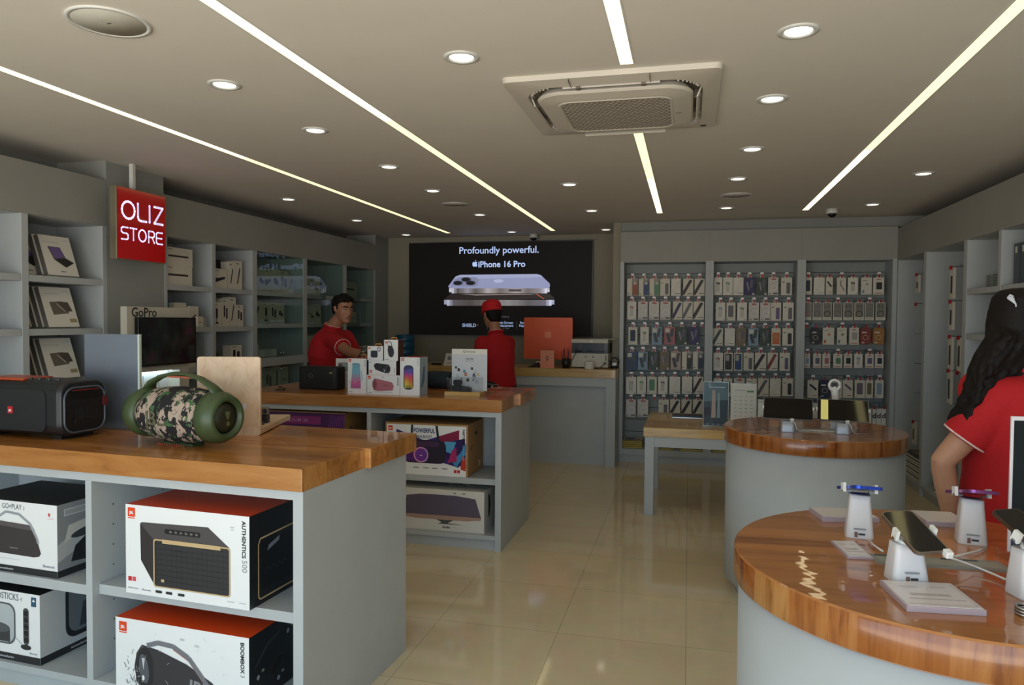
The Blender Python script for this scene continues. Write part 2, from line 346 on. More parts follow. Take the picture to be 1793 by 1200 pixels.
# ------------------------------------------------------------------ ceiling cassette air conditioner
c0, c1, c2, c3 = cz(878, 135), cz(1258, 107), cz(1253, 215), cz(955, 232)
cx_, cy_ = (c0.x+c1.x+c2.x+c3.x)/4, (c0.y+c1.y+c2.y+c3.y)/4
ac = thing('air_conditioner', 'square white ceiling cassette air conditioner with open air flaps', 'air conditioner', (cx_, cy_, CEIL))
ACM = mat('air_conditioner_plastic', '#d8d0c3', .4); ACD = mat('air_slot_dark', '#7d7266', .6)
h = .465; fr = under(0, 0, 0)
mb = MB()
o_, i_ = rrect(-h, -h, h, h, .03, 6), rrect(-.388, -.388, .388, .388, .15, 6)
rings = [[fr(x, y, 0) for x, y in o_], [fr(x, y, .022) for x, y in rrect(-h+.004, -h+.004, h-.004, h-.004, .03, 6)], [fr(x, y, .034) for x, y in i_], [fr(x, y, .004) for x, y in i_]]
mb.loft(rings, ACM, False, caps=False); mb.rect(fr, -.37, -.37, .37, .37, ACD, .006)
obj('panel', mb, ac)
mb = MB(); mb.loft([[fr(x, y, .012) for x, y in rrect(-.32, -.32, .32, .32, .09, 8)], [fr(x, y, .042) for x, y in rrect(-.350, -.350, .350, .350, .13, 8)], [fr(x, y, .052) for x, y in rrect(-.338, -.338, .338, .338, .12, 8)], [fr(x, y, .062) for x, y in rrect(-.275, -.275, .275, .275, .08, 8)]], ACM, False)
obj('centre_cover', mb, ac, bevel=.003)
g = mat('return_grille', '#e2dbcf', .5); mb = MB(); mb.rr(fr, -.245, -.245, .245, .245, .06, mat('grille_backing', '#9a9186', .6), .063, 6); mb.ringp(fr, 0, 0, 0, 0, g)
n = 20
for i in range(n):
    for j in range(n):
        x = -.232+i*.46/(n-1)+(j % 2)*.011; y = -.23+j*.46/(n-1)
        mb.poly(fr, [(x-.0105, y), (x, y-.0085), (x+.0105, y), (x, y+.0085)], g, .0645)
obj('grille', mb, ac)
mb = MB(); mb.loft([[fr(x, y, .0615) for x, y in rrect(-.262, -.262, .262, .262, .07, 6)], [fr(x, y, .066) for x, y in rrect(-.256, -.256, .256, .256, .066, 6)], [fr(x, y, .0625) for x, y in rrect(-.246, -.246, .246, .246, .06, 6)]], ACM, False, caps=False); obj('grille_frame', mb, ac)
for a in range(4):
    mb = MB(); mb.T = Matrix.Rotation(R(90*a), 4, 'Z')
    ya, za, yb_, zb_ = (-.372, -.012, -.362, -.032) if a == 0 else (-.380, -.012, -.362, -.056)
    mb.add([(-.21, ya, za), (.21, ya, za), (.21, yb_, zb_), (-.21, yb_, zb_), (-.21, ya-.004, za-.004), (.21, ya-.004, za-.004), (.21, yb_-.005, zb_-.004), (-.21, yb_-.005, zb_-.004)],
           [(0, 3, 2, 1), (4, 5, 6, 7), (0, 1, 5, 4), (2, 3, 7, 6), (0, 4, 7, 3), (1, 2, 6, 5)], ACM)
    obj('air_flap', mb, ac)
    mb = MB(); mb.T = Matrix.Rotation(R(90*a), 4, 'Z')
    for x in (-.14, .14):
        mb = MB(); mb.T = Matrix.Rotation(R(90*a), 4, 'Z'); mb.box(x-.008, x+.008, -.384, -.352, -.042, -.006, ACD); obj('flap_hinge', mb, ac)
    mb = MB(); mb.T = Matrix.Rotation(R(90*a), 4, 'Z')
    for q in range(7):
        an = R(200+q*9); mb.box(-.24+math.cos(an)*.132-.004, -.24+math.cos(an)*.132+.004, -.24+math.sin(an)*.132-.004, -.24+math.sin(an)*.132+.004, -.034, -.006, ACM)
    obj('corner_vent', mb, ac)
mb = MB(); mb.lathe([(.016, -.026), (.016, -.029), (.003, -.030)], DKG, o=(.40, .40, 0)); obj('sensor', mb, ac, label='dark round sensor')
obj('maker_mark', MB().text(fr, 'LG', .27, -.02, .022, STEEL, .0635, bold=.02), ac)
mb = MB(); 
for s_ in (-1, 1): mb.box(s_*.17-.001, s_*.17+.001, .37, .46, -.0345, -.0235, ACD); mb.box(s_*.17-.001, s_*.17+.001, -.46, -.37, -.0345, -.0235, ACD)
obj('panel_seam', mb, ac)

# ------------------------------------------------------------------ wall shelving
FZ0, FZ1 = 2.11, 2.42
def shelf_unit(name, label, cat, x, y0, y1, dirn, depth, zs, posts, rail=None, bk=None, deck=.10, group=None):
    """x front plane, opens to dirn (+1: faces +X); zs shelf centre heights; posts: extra uprights (y,w)"""
    t = thing(name, label, cat, (x, y0, 0), 0, group); L = y1-y0; b = -dirn*depth
    def B(q0, q1, a0, a1, z0, z1, m=LAM): return MB().box(q0, q1, a0, a1, z0, z1, m)
    obj('fascia', B(0, -dirn*.02, 0, L, FZ0, FZ1, LAMF), t, bevel=.001)
    obj('top_panel', B(-dirn*.02, b, 0, L, FZ0-.002, FZ0+.016), t)
    obj('back_panel', B(b, b-dirn*.012, 0, L, .08, FZ0, bk or LAM), t)
    obj('plinth', B(-dirn*.03, -dirn*.05, 0, L, 0, .078), t)
    obj('deck', B(0, b, .0, L, .08, deck), t, bevel=.001)
    for (a, w) in [(0, .035), (L-.035, .035)]+posts: obj('upright', B(-dirn*.001, b, a, a+w, .08 if a else .0, FZ0), t, bevel=.001)
    ed = sorted([0, L]+[a for a, w in posts])
    for (a0, a1), zz in zip(zip(ed, ed[1:]), zs):
        for z in zz: obj('shelf', B(-dirn*.004, b, a0+.04, a1-.004 if a1 != L else a1-.037, z-.02, z+.02), t, bevel=.001)
    return t
ZS = [.44, .76, 1.08, 1.405, 1.73]
shelf_unit('shelving_unit', 'grey open shelving between the shop front and the pillar, holding leaning cases', 'shelving', XL, 2.4, PY0, 1, .38, [ZS, ZS], [(1.085, .045)])
shelf_unit('shelving_unit', 'grey open shelving with microphone boxes between pillar and glass cabinets', 'shelving', XL, PY1, 5.85, 1, .38, [ZS, ZS], [(.565, .045)])
ZG = [.44, .76, 1.09, 1.43, 1.73]
GL = [('glass_cabinet', 'glass doored wall cabinet next to the open microphone shelves', 5.85, 6.74), ('glass_cabinet', 'middle glass doored wall cabinet behind the man with bare head', 6.74, 7.63), ('glass_cabinet', 'glass doored wall cabinet nearest the big screen', 7.63, 8.45)]
for nm, lb, a, b_ in GL:
    t = shelf_unit(nm, lb, 'cabinet', XL, a, b_, 1, .38, [ZG], []); L = b_-a
    obj('middle_rail', MB().box(0, -.02, .035, L-.035, 1.05, 1.13, LAM), t)
    for z0, z1 in ((.11, 1.045), (1.135, FZ0-.004)):
        for q in (0, 1):
            y0 = .037+q*(L-.074)/2; y1 = y0+(L-.074)/2-.003
            d = obj('glass_door', MB().box(-.004, -.010, y0, y1, z0, z1, PANE), t, label='clear glass door')
            hy = y1-.02 if q == 0 else y0+.02; hz = z1-.03 if z0 < 1 else z0+.03
            obj('knob', MB().lathe([(.009, 0), (.009, .004), (.013, .008), (.013, .016), (.004, .018)], STEEL, (-.004, hy, hz), (1, 0, 0), 14), d)
# right hand wall
shelf_unit('slat_cabinet', 'deep grey bay with few hooks in the corner beside the slatwall', 'cabinet', XR, 6.92, 7.775, -1, .36, [[]], [], bk=SLAT)
shelf_unit('slat_cabinet', 'deep grey bay with few hooks between corner bay and open shelves', 'cabinet', XR, 5.98, 6.92, -1, .36, [[]], [], bk=SLAT)
shelf_unit('shelving_unit', 'grey open shelving partly hidden behind the woman', 'shelving', XR, 3.6, 5.98, -1, .36, [ZS]*4, [(.6, .045), (1.2, .045), (1.75, .045)])
# slatwall at the back
bays = [(-.715, .20, 'the slatwall bay next to the counter desk'), (.20, 1.09, 'the middle slatwall bay'), (1.09, 1.962, 'the slatwall bay in the corner')]
SY = 7.775; BY = SY+.30; GZ = [2.015-i*.133 for i in range(15)]
for a, b_, w in bays:
    t = thing('slatwall_cabinet', 'grey cabinet of hanging packets, '+w, 'cabinet', (a, SY, 0)); L = b_-a
    obj('fascia', MB().box(0, L, 0, .02, 2.127, 2.44, LAMF), t, bevel=.0015)
    obj('top_panel', MB().box(0, L, .02, .34, 2.12, 2.14, LAM), t)
    for x in (0, L-.04): obj('upright', MB().box(x, x+.04, 0, .34, .14, 2.127, LAM), t, bevel=.001)
    obj('deck', MB().box(0, L, 0, .34, .075, .14, LAM), t, bevel=.001)
    obj('plinth', MB().box(0, L, .02, .04, 0, .075, LAM), t)
    mb = MB(); mb.box(.04, L-.04, .31, .32, .14, 2.12, DARKGAP)
    zz = [2.12]+GZ+[.14]
    for z1, z0 in zip(zz, zz[1:]):
        if z1-z0 > .01: mb.box(.04, L-.04, .298, .312, z0+.003, z1-.003, SLAT)
    obj('slat_panel', mb, t)
# ------------------------------------------------------------------ counters with open shelves
TOPZ = .985
def counter(label, loc, deg, L, D, divs, wl, shelfset, protr):
    t = thing('display_counter', label, 'counter', (*loc, 0), R(deg)); z1 = .905
    obj('side_panel', MB().box(-.04, 0, 0, D, 0, z1, LAM), t, bevel=.001)
    obj('side_panel', MB().box(-L, -L+.04, 0, D, 0, z1, LAM), t, bevel=.001)
    obj('top_rail', MB().box(-L+.04, -.04, .001, D-.001, .872, z1, LAM), t)
    obj('back_panel', MB().box(-L+.04, -.04, .46, .475, .075, .872, LAM), t)
    obj('rear_panel', MB().box(-L+.04, -.04, D-.02, D, .0, .872, LAM), t)
    obj('deck', MB().box(-L+.04, -.04, .0015, .46, .072, .10, LAM), t, bevel=.001)
    obj('plinth', MB().box(-L+.04, -.0402, .03, .05, 0, .0715, LAM), t)
    ed = [-L+.04]+divs+[-.04]
    for d in divs:
        mb = MB().box(d, d+.03, .0, .46, .10, .872, LAM)
        for zz in (.22, .30, .38, .52, .60, .68, .76):
            for yy in (.10, .36): mb.ell(side(d+.03, yy, zz), 0, 0, .0035, .0035, DARKGAP)
        obj('divider', mb, t, bevel=.001)
    for i, (a, b) in enumerate(zip([-L+.04]+[d+.03 for d in divs], divs+[-.04])):
        obj('shelf', MB().box(a+.001, b-.001, .03 if i == len(divs) else .006, .46, .425, .464, LAM), t, bevel=.001)
    w1 = thing('wooden_worktop', wl[0], 'worktop', (*loc, 0), R(deg), 'wooden worktop slabs')
    obj('slab', MB().box(-L-.01, .004, -.012, .417, z1, TOPZ, WOODI), w1, bevel=.003)
    w2 = thing('wooden_worktop', wl[1], 'worktop', (*loc, 0), R(deg), 'wooden worktop slabs')
    obj('slab', MB().box(-L-.01, .004+protr, .4205, D+.045, z1, TOPZ, WOODI), w2, bevel=.003)
    return t
O1, D1, O2, D2 = (-1.28, 2.24), -3.9, (-1.16, 4.50), 0.0
counter('grey open shelf counter nearest the shop front, holding large speaker boxes', O1, D1, 1.93, .805, [-.965],
        ('honey wood slab under the camouflage speaker', 'honey wood slab under the grey board and birch board'), 0, .026)
counter('grey open shelf counter in the middle, under the stack of small boxes', O2, D2, 1.90, .86, [-.935],
        ('honey wood slab under the stack of small speaker boxes', 'rear honey wood slab of the middle counter, in front of the man in a cap'), 0, .025)
def loc(o, deg, x, y, z=0):
    a = R(deg); return Vector((o[0]+x*math.cos(a)-y*math.sin(a), o[1]+x*math.sin(a)+y*math.cos(a), z))
def on1(x, y, z=TOPZ): return loc(O1, D1, x, y, z)
def on2(x, y, z=TOPZ): return loc(O2, D2, x, y, z)
# ------------------------------------------------------------------ cash desk
dk = thing('cash_desk', 'grey cash desk with a pine top below the big screen', 'desk', (-.7175, 7.43, 0)); DL = 2.75; DZ = 1.0
obj('desk_top', MB().box(-DL, 0, -.02, .62, .915, DZ, WOODP), dk, bevel=.002)
obj('leg', MB().box(-.10, 0, 0, .6, 0, .914, LAM), dk, bevel=.002); obj('leg', MB().box(-DL, -DL+.1, 0, .6, 0, .914, LAM), dk, bevel=.002)
obj('rail', MB().box(-DL+.1, -.1, 0, .04, .822, .914, LAM), dk, bevel=.001)
obj('front_panel', MB().box(-DL+.1, -.1, .09, .11, 0.0, .914, LAM), dk)
# ------------------------------------------------------------------ low pine table
pt = thing('display_table', 'low pine topped table with grey legs between slatwall and round table', 'table', (-.33, 5.665, 0)); TZ = .68
obj('table_top', MB().box(0, 1.15, 0, .99, .61, TZ, WOODP), pt, bevel=.003)
for x in (.012, 1.075):
    for y in (.012, .905): obj('leg', MB().box(x, x+.07, y, y+.07, .0, .609, LAM), pt, bevel=.001)
obj('apron', MB().box(.083, 1.074, .016, .035, .53, .609, LAM), pt); obj('apron', MB().box(.083, 1.074, .945, .965, .53, .609, LAM), pt)
# ------------------------------------------------------------------ round tables
RTZ = .92
def round_table(c, r, label, seed):
    t = thing('round_table', label, 'table', (c[0], c[1], 0), R(seed), 'round display tables')
    obj('drum', MB().lathe([(r-.012, .08), (r-.012, .838)], LAM, seg=96), t)
    obj('plinth', MB().lathe([(r-.07, 0), (r-.07, .08)], LAM, seg=72), t)
    mb = MB(); n = 96
    mb.lathe([(r-.004, .838), (r, .842), (r, RTZ-.004), (r-.004, RTZ)], WOODT, seg=n)
    o = obj('table_top', mb, t)
    # the turned edge shows end grain staves: swap material on the side faces
    rm = []
    for i, (cA, cB, cD) in enumerate([('#a5642e', '#bd8048', '#70361a'), ('#98551f', '#b06c33', '#66300f'), ('#b37a3f', '#c99457', '#84501f')]):
        w_ = wood('rim_stave_%s' % ('red', 'brown', 'gold')[i], cA, cB, cD, 1.0, 'X', .2, 3.0, 0, .25, .02)
        for nd in w_.node_tree.nodes:
            if nd.type == 'MAPPING' and nd.inputs['Scale'].default_value[1] > 10: nd.inputs['Scale'].default_value = (22, 22, 1.6)
        rm.append(w_); o.data.materials.append(w_)
    q = random.Random(seed); cur, left = 1, 0
    rim = [p for p in o.data.polygons if abs(p.normal.z) < .5]
    rim.sort(key=lambda p: math.atan2(p.center.y, p.center.x))
    lastang = None
    for p in rim:
        a = round(math.atan2(p.center.y, p.center.x), 3)
        if a != lastang:
            lastang = a; left -= 1
            if left < 0: cur = q.choice([1, 2, 1, 2, 3]); left = q.choice([1, 3, 5, 6, 4])
        p.material_index = cur
    for p in o.data.polygons: p.use_smooth = abs(p.normal.z) < .5
    return t
T1, T2 = (.614, 1.962), (.668, 4.255)
round_table(T1, .49, 'round amber wood table nearest the shop front, carrying mounted phones', 3)
round_table(T2, .467, 'round amber wood table carrying two tilted tablets', 41)
# ------------------------------------------------------------------ boxed speakers in the counters
OR = C('e8481c', .4); ORT = mat('carton_orange_top', '#d9450f', .4, nz=.06, nscale=200); WH = C('f0f1f2', .4); BK = C('17191c', .35); GY = C('8a8d90'); KR = mat('kraft_cardboard', '#ad8352', .75, nz=.05, nscale=30)
GOLD = C('c9ad80', .4); DK2 = C('2c2d31'); DK3 = C('3d3c40'); LG = C('c9ccd0'); SIL = C('9fa2a8')
def jbl(mb, fr, x, y, s, h=.0008, m=OR):
    mb.rect(fr, x, y, x+s, y+s, m, h); mb.text(fr, 'JBL', x+s/2, y+s*.32, .1, WH, h+.0006, 'c', bold=.05, width=s*.6)
def place(mb, name, label, cat, p, deg, group=None, bevel=.001): return single(name, mb, label, cat, p, R(deg), group, bevel)
# -- authentics 500 box : 0.55 x .335 x .30
def soundbox_art(mb, fr, w, h):
    P = lambda a, b: (a*w, b*h)
    mb.poly(fr, [P(.125, .80), P(.14, .815), P(.68, .84), P(.85, .64), P(.31, .60), P(.235, .61), P(.26, .50)], C('4b4748'), .0008)           # top of the speaker
    mb.poly(fr, [P(.125, .80), P(.25, .615), P(.255, .1), P(.13, .39)], C('2e2a2c'), .001)
    mb.rr(fr, .235*w, .11*h, .855*w, .645*h, .02*w, GOLD, .0012); mb.rr(fr, .245*w, .125*h, .845*w, .63*h, .016*w, DK2, .0016)
    for i in range(14): mb.rect(fr, (.262+i*.0415)*w, .13*h, (.264+i*.0415)*w, .625*h, BK, .0019)
    for i in range(8): mb.rect(fr, .246*w, (.19+i*.058)*h, .844*w, (.196+i*.058)*h, BK, .0019)
    mb.rect(fr, .31*w, .605*h, .78*w, .65*h, GOLD, .0021)
    mb.rr(fr, .33*w, .715*h, .62*w, .77*h, .012*w, BK, .0011)
    for i in range(6): mb.ell(fr, (.38+i*.042)*w, .742*h, .012*w, .014*h, C('6a655f'), .0015, 12)
    mb.rect(fr, .30*w, .175*h, .325*w, .205*h, GOLD, .0021)
    jbl(mb, fr, .02*w, .865*h, .062*w); mb.rect(fr, .02*w, .845*h, .08*w, .855*h, OR)
    mb.text(fr, 'AUTHENTICS', .945*w, .95*h, .1, BK, .0008, 'l', rot=-math.pi/2, bold=.03, width=.40*h)
    mb.text(fr, '500', .945*w, .53*h, .1, GY, .0008, 'l', rot=-math.pi/2, width=.13*h)
    mb.rect(fr, .02*w, .14*h, .05*w, .19*h, C('c8202a')); mb.rect(fr, .055*w, .14*h, .085*w, .19*h, C('d8505a'))
    mb.text(fr, 'Bluetooth', .14*w, .05*h, .1, C('2c3c60'), .0008, width=.07*w); mb.text(fr, 'Dolby Atmos', .02*w, .055*h, .1, C('4a4a50'), .0008, width=.085*w)
    for a in (.25, .335, .435): mb.rr(fr, a*w, .045*h, (a+.055)*w, .075*h, .004, DK2, .0008)
    for a in (.83, .92): mb.rect(fr, a*w, .06*h, (a+.055)*w, .072*h, LG)
    mb.rect(fr, .855*w, .86*h, .885*w, .875*h, LG); mb.rect(fr, .86*w, .835*h, .88*w, .85*h, LG)
w, h, d = .55, .335, .27
mb = MB().box(0, w, 0, d, 0, h, WH, top=ORT, right=BK, left=WH); soundbox_art(mb, front(0, 0, 0), w, h)
sd = side(w, 0, 0); mb.line(sd, [(.27, .02), (.06, .02), (.05, .03), (.05, .22), (.06, .24), (.27, .245)], .006, GOLD, .0008)
mb.rect(sd, .07, .05, .26, .22, C('0e1013'), .0006)
for i in range(4): mb.ringp(sd, .10+i*.035, .11, .014, .003, C('3a3f4a'), .001, 20, 200, 10)
mb.poly(sd, [(.10, .185), (.17, .205), (.175, .222), (.11, .205)], C('7d828e'), .001)
a0 = on1(-.765, -.005, .4648)
place(mb, 'speaker_box', 'white and orange box picturing a black speaker with gold trim, on the upper shelf', 'box', a0, D1)
# -- boombox box
w, h, d = .60, .265, .28
mb = MB().box(0, w, 0, d, 0, h, WH, top=ORT, right=BK); f_ = front(0, 0, 0)
jbl(mb, f_, .018, h-.05, .036); mb.rect(f_, .018, h-.057, .054, h-.053, OR)
mb.poly(f_, [(.09, .09), (.10, .14), (.125, .175), (.20, .165), (.33, .13), (.44, .08), (.50, .03), (.51, .0), (.13, .0), (.10, .03)], C('34343a'), .0008)
mb.poly(f_, [(.13, .165), (.11, .14), (.10, .09), (.12, .02), (.155, .0), (.18, .05), (.175, .13), (.155, .165)], C('24252a'), .0012)
mb.ell(f_, .135, .085, .022, .055, C('565a62'), .0016, rot=.15); mb.ell(f_, .132, .05, .006, .01, WH, .002); mb.poly(f_, [(.125, .125), (.14, .125), (.133, .08)], LG, .002)
arc = [(.15, .175), (.20, .192), (.27, .188), (.34, .155), (.40, .09), (.43, .06)]
mb.line(f_, arc, .018, C('77787f'), .0018); mb.line(f_, [(a, b-.008) for a, b in arc[2:]], .009, C('b5542e'), .0016)
mb.text(f_, 'JBL', .33, .03, .07, C('8d8d92'), .0016, rot=-.12, bold=.03)
mb.text(f_, 'BOOMBOX', w-.035, h-.02, .1, BK, .0008, rot=-math.pi/2, bold=.03, width=.112); mb.text(f_, '3', w-.035, h-.137, .024, GY, .0008, rot=-math.pi/2)
q = random.Random(4)
for i in range(46):
    x, y = .05+q.random()*.10, .01+q.random()*.14*(1-i/70); mb.line(f_, [(x, y), (x+q.uniform(-.012, .012), y+q.uniform(.004, .02))], q.uniform(.001, .003), q.choice([GY, DK2, LG, SIL]), .0013)
for i in range(14):
    x, y = .04+q.random()*.5, .04+q.random()*.19; mb.line(f_, [(x, y), (x+q.uniform(-.02, .02), y+q.uniform(.004, .02))], .0012, LG, .0009)
for a, b in ((.30, .215), (.365, .20)): mb.rect(f_, a, b, a+.02, b+.008, LG)
sd = side(w, 0, 0); mb.line(sd, [(.03, .14), (.10, .20), (.18, .22)], .012, C('2c3036'), .0009); mb.ell(sd, .16, .10, .05, .025, C('3b3220'), .0009, rot=.5); mb.ell(sd, .16, .10, .045, .02, C('131211'), .0012, rot=.5)
for a, b in ((.05, .10), (.17, .045), (.23, .2)): mb.ell(sd, a, b, .009, .009, C('8f97a6'), .001, 12); mb.rect(sd, a+.02, b+.01, a+.035, b+.02, GY)
place(mb, 'speaker_box', 'white and orange box picturing a splashed black boombox, lowest shelf under its mate', 'box', on1(-.818, -.005, .1005), D1)
# -- go play 3 box
w, h, d = .47, .29, .32
mb = MB().box(0, w, 0, d, 0, h, WH, top=C('15181b', .6)); f_ = front(0, 0, 0)
mb.rect(f_, 0, 0, w, .027, C('26282b'), .0007); mb.text(f_, 'harman/kardon', .20, .009, .012, WH, .0012, 'c')
mb.text(f_, 'GO+PLAY', w-.185, h-.032, .1, C('4d5056'), .0008, 'r', sx=.8, width=.105); mb.text(f_, '3', w-.178, h-.032, .021, GY, .0008)
mb.ell(f_, w-.04, h-.04, .006, .0075, C('d8555a')); mb.rect(f_, w-.05, h-.056, w-.018, h-.054, C('e0a0a0'))
mb.poly(f_, [(.11, .075), (.095, .09), (.13, .20), (.15, .205), (.33, .20), (.35, .185), (.385, .09), (.375, .077), (.345, .072)], C('3d383a'), .0008)
mb.poly(f_, [(.14, .188), (.15, .206), (.33, .2), (.345, .178)], C('5b5456'), .0011)
mb.line(f_, [(.11, .13), (.14, .21), (.20, .245), (.27, .24), (.33, .205), (.365, .15), (.372, .13)], .010, SIL, .0016)
mb.text(f_, 'harman/kardon', .24, .098, .007, LG, .0012, 'c'); mb.text(f_, 'Bluetooth', w-.075, .038, .1, C('2c3c60'), .0008, width=.06); mb.rect(f_, .12, .053, .27, .055, LG)
sd = side(w, 0, 0); mb.rect(sd, 0, 0, d, .027, C('26282b'), .0007); mb.rect(sd, 0, .027, d, h, C('8e9296'), .0006)
mb.poly(sd, [(0, .06), (.10, .10), (.32, .13), (.32, .2), (.12, .19), (0, .13)], C('b5b8ba'), .0009); mb.poly(sd, [(.03, .13), (.09, .16), (.15, .15), (.14, .21), (.05, .20)], C('cfcdc8'), .0012)
mb.poly(sd, [(.06, .05), (.08, .11), (.13, .14), (.30, .14), (.32, .05), (.2, .035)], C('22242a'), .0014); mb.ell(sd, .15, .16, .09, .018, C('3b3f45'), .0016, rot=.1)
mb.rect(sd, .03, h-.05, .15, h-.022, LG, .001); mb.rect(sd, .035, h-.046, .145, h-.026, C('a5a7a9'), .0013); mb.text(sd, 'harman/kardon', .2, .009, .012, WH, .0012, 'c')
place(mb, 'speaker_box', 'white box with black lid picturing a black handled speaker, left compartment', 'box', on1(-1.132-w, .02, .4648), D1)
# -- soundsticks box
w, h, d = .52, .285, .34
mb = MB().box(0, w, 0, d, 0, h, WH, top=C('15181b', .6)); f_ = front(0, 0, 0)
mb.rect(f_, 0, 0, w, .03, C('26282b'), .0007); mb.text(f_, 'harman/kardon', w-.14, .01, .013, WH, .0012, 'r')
mb.text(f_, 'SOUNDSTICKS', w-.112, h-.035, .1, C('4d5056'), .0008, 'r', sx=.8, width=.20); mb.text(f_, '4', w-.104, h-.035, .022, GY, .0008)
mb.rect(f_, w-.045, h-.05, w-.018, h-.012, C('2b5673')); mb.poly(f_, [(w-.04, h-.03), (w-.023, h-.03), (w-.031, h-.018)], WH, .0012)
mb.rr(f_, w-.30, .065, w-.13, .235, .04, C('5f6468'), .0008); mb.rr(f_, w-.292, .073, w-.138, .228, .036, C('b9bfc3'), .0011); mb.ell(f_, w-.22, .13, .06, .02, C('555a5e'), .0014); mb.rect(f_, w-.28, .075, w-.16, .13, C('3a3d42'), .0013)
mb.rr(f_, w-.088, .075, w-.058, .225, .014, C('4a4d50'), .0009)
for i in range(5): mb.ell(f_, w-.073, .095+i*.027, .012, .012, C('1b1c1f'), .0013, 16)
mb.ell(f_, w-.075, .065, .028, .011, C('2a2b2e'), .0012); mb.line(f_, [(w-.135, .10), (w-.11, .085), (w-.09, .068)], .002, GY, .0012); mb.text(f_, 'Bluetooth', w-.055, .04, .1, C('2c3c60'), .0008, width=.04)
sd = side(w, 0, 0); mb.rect(sd, 0, 0, d, .03, C('26282b'), .0007); mb.text(sd, 'harman/kardon', .14, .01, .014, WH, .0012); mb.rect(sd, 0, .03, d, h, C('c3c6c8'), .0006)
mb.rr(sd, .115, .055, .34, .30, .05, C('23262b'), .0009); mb.rr(sd, .13, .075, .34, .30, .045, C('6d7379'), .0012); mb.poly(sd, [(.18, .09), (.34, .09), (.34, .2), (.2, .19)], C('3c4148'), .0015)
place(mb, 'speaker_box', 'white box with black lid picturing glass speakers, below the handled speaker box', 'box', on1(-1.228-w, .02, .1005), D1)

# ------------------------------------------------------------------ middle counter boxes
w, h, d = .58, .345, .36
mb = MB().box(0, w, 0, d, 0, h, KR); f_ = front(0, 0, 0); mb.rect(f_, .01, .0, w-.012, h-.012, WH)
PU = C('3a2a78'); MG = C('b02a6a'); BL = C('3f8fc8'); 
mb.poly(f_, [(.08, .30), (.28, .23), (.52, .31), (.52, .06), (.40, .09), (.10, .09), (.06, .15)], PU, .0009)
mb.poly(f_, [(.36, .255), (.52, .31), (.52, .22), (.47, .19)], C('8a1f48'), .0012); mb.poly(f_, [(.40, .22), (.56, .255), (.568, .06), (.45, .09)], C('2a1b5c'), .0013)
mb.poly(f_, [(.42, .23), (.50, .23), (.47, .15), (.41, .17)], C('58a8d8'), .0016); mb.poly(f_, [(.47, .10), (.53, .16), (.57, .23), (.568, .16), (.50, .06)], BL, .0017); mb.poly(f_, [(.53, .05), (.565, .04), (.567, .12), (.54, .14)], C('c43a2a'), .0019)
mb.poly(f_, [(.44, .09), (.47, .17), (.50, .20), (.505, .10)], MG, .0018)
mb.rr(f_, .13, .08, .43, .235, .045, C('2c2638'), .0021); mb.rr(f_, .16, .19, .38, .225, .01, C('4c2f55'), .0024); mb.poly(f_, [(.14, .09), (.30, .09), (.30, .18), (.14, .18)], C('5a2a78'), .0024)
mb.ell(f_, .25, .135, .05, .045, C('7a3aa0'), .0027); mb.ringp(f_, .255, .135, .052, .009, C('e79ac8'), .003); mb.ringp(f_, .255, .135, .049, .004, C('7fc3f0'), .0033, a0=-60, a1=60); mb.rect(f_, .248, .128, .262, .134, WH, .0033)
mb.poly(f_, [(.185, h-.012), (.20, h-.012), (.192, .22), (.178, .22)], C('24262c'), .0036); mb.poly(f_, [(.355, h-.012), (.372, h-.012), (.385, .23), (.37, .23)], C('24262c'), .0036)
mb.text(f_, 'POWERFUL', .278, h-.062, .1, C('26306a'), .0038, 'c', sx=.7, bold=.02, width=.150); mb.text(f_, 'BASS BOOST', .278, h-.098, .1, C('3b3f60'), .0038, 'c', sx=.7, bold=.01, width=.110)
jbl(mb, f_, .02, h-.055, .032, .001); mb.text(f_, 'PARTYBOX', w-.035, h-.03, .1, BK, .003, rot=-math.pi/2, bold=.03, width=.10); mb.text(f_, 'ON-THE-GO', w-.035, h-.135, .1, C('7fb4d8'), .003, rot=-math.pi/2, bold=.02, width=.10)
for i, a in enumerate((.20, .27, .33, .40)): mb.rect(f_, a, .045, a+.04, .052, GY, .001)
for a in (.485, .508): mb.rect(f_, a, .025, a+.018, .045, C('c8202a'), .0013)
sd = side(w, 0, 0); mb.rr(sd, .16, .255, .22, .28, .01, DK2); mb.rect(sd, .06, .17, .075, .2, DK2); mb.text(sd, 'PARTYBOX', .09, .18, .02, C('5d4526'), .001); mb.rect(sd, .25, .03, .29, .07, C('d8c9ae'))
for i in range(34): mb.poly(top(0, 0, h), [(.01+i*.017, 0), (.02+i*.017, 0), (.014+i*.017, .34), (.006+i*.017, .34)], C('a07848', .8), .0005)
place(mb, 'speaker_box', 'brown box printed with a purple lit party speaker, powerful bass boost', 'box', on2(-.815, .035, .4648), D2)
w, h, d = .62, .275, .36
mb = MB().box(0, w, 0, d, 0, h, C('dcd8cf', .5)); f_ = front(0, 0, 0)
mb.poly(f_, [(.06, .085), (.08, .225), (.18, .24), (.42, .24), (.56, .225), (.60, .10), (.595, .085)], C('5e5668'), .0008); mb.poly(f_, [(.06, .085), (.062, .103), (.598, .103), (.597, .088), (.5, .075), (.15, .075)], C('b08f80'), .0012)
mb.poly(f_, [(.29, .075), (.41, .075), (.37, .055), (.48, .047), (.30, .047), (.33, .058)], C('4c5250'), .001); mb.text(f_, 'kindlu', .36, .02, .022, DK2, .001, 'c', bold=.03); mb.rect(f_, .40, .026, .45, .03, LG)
mb.rect(f_, .41, .25, .425, .26, GY); mb.rect(f_, .47, .25, .49, .26, GY)
sd = side(w, 0, 0); mb.poly(sd, [(.10, .08), (.10, .25), (.14, .22), (.16, .16), (.14, .10)], DK2)
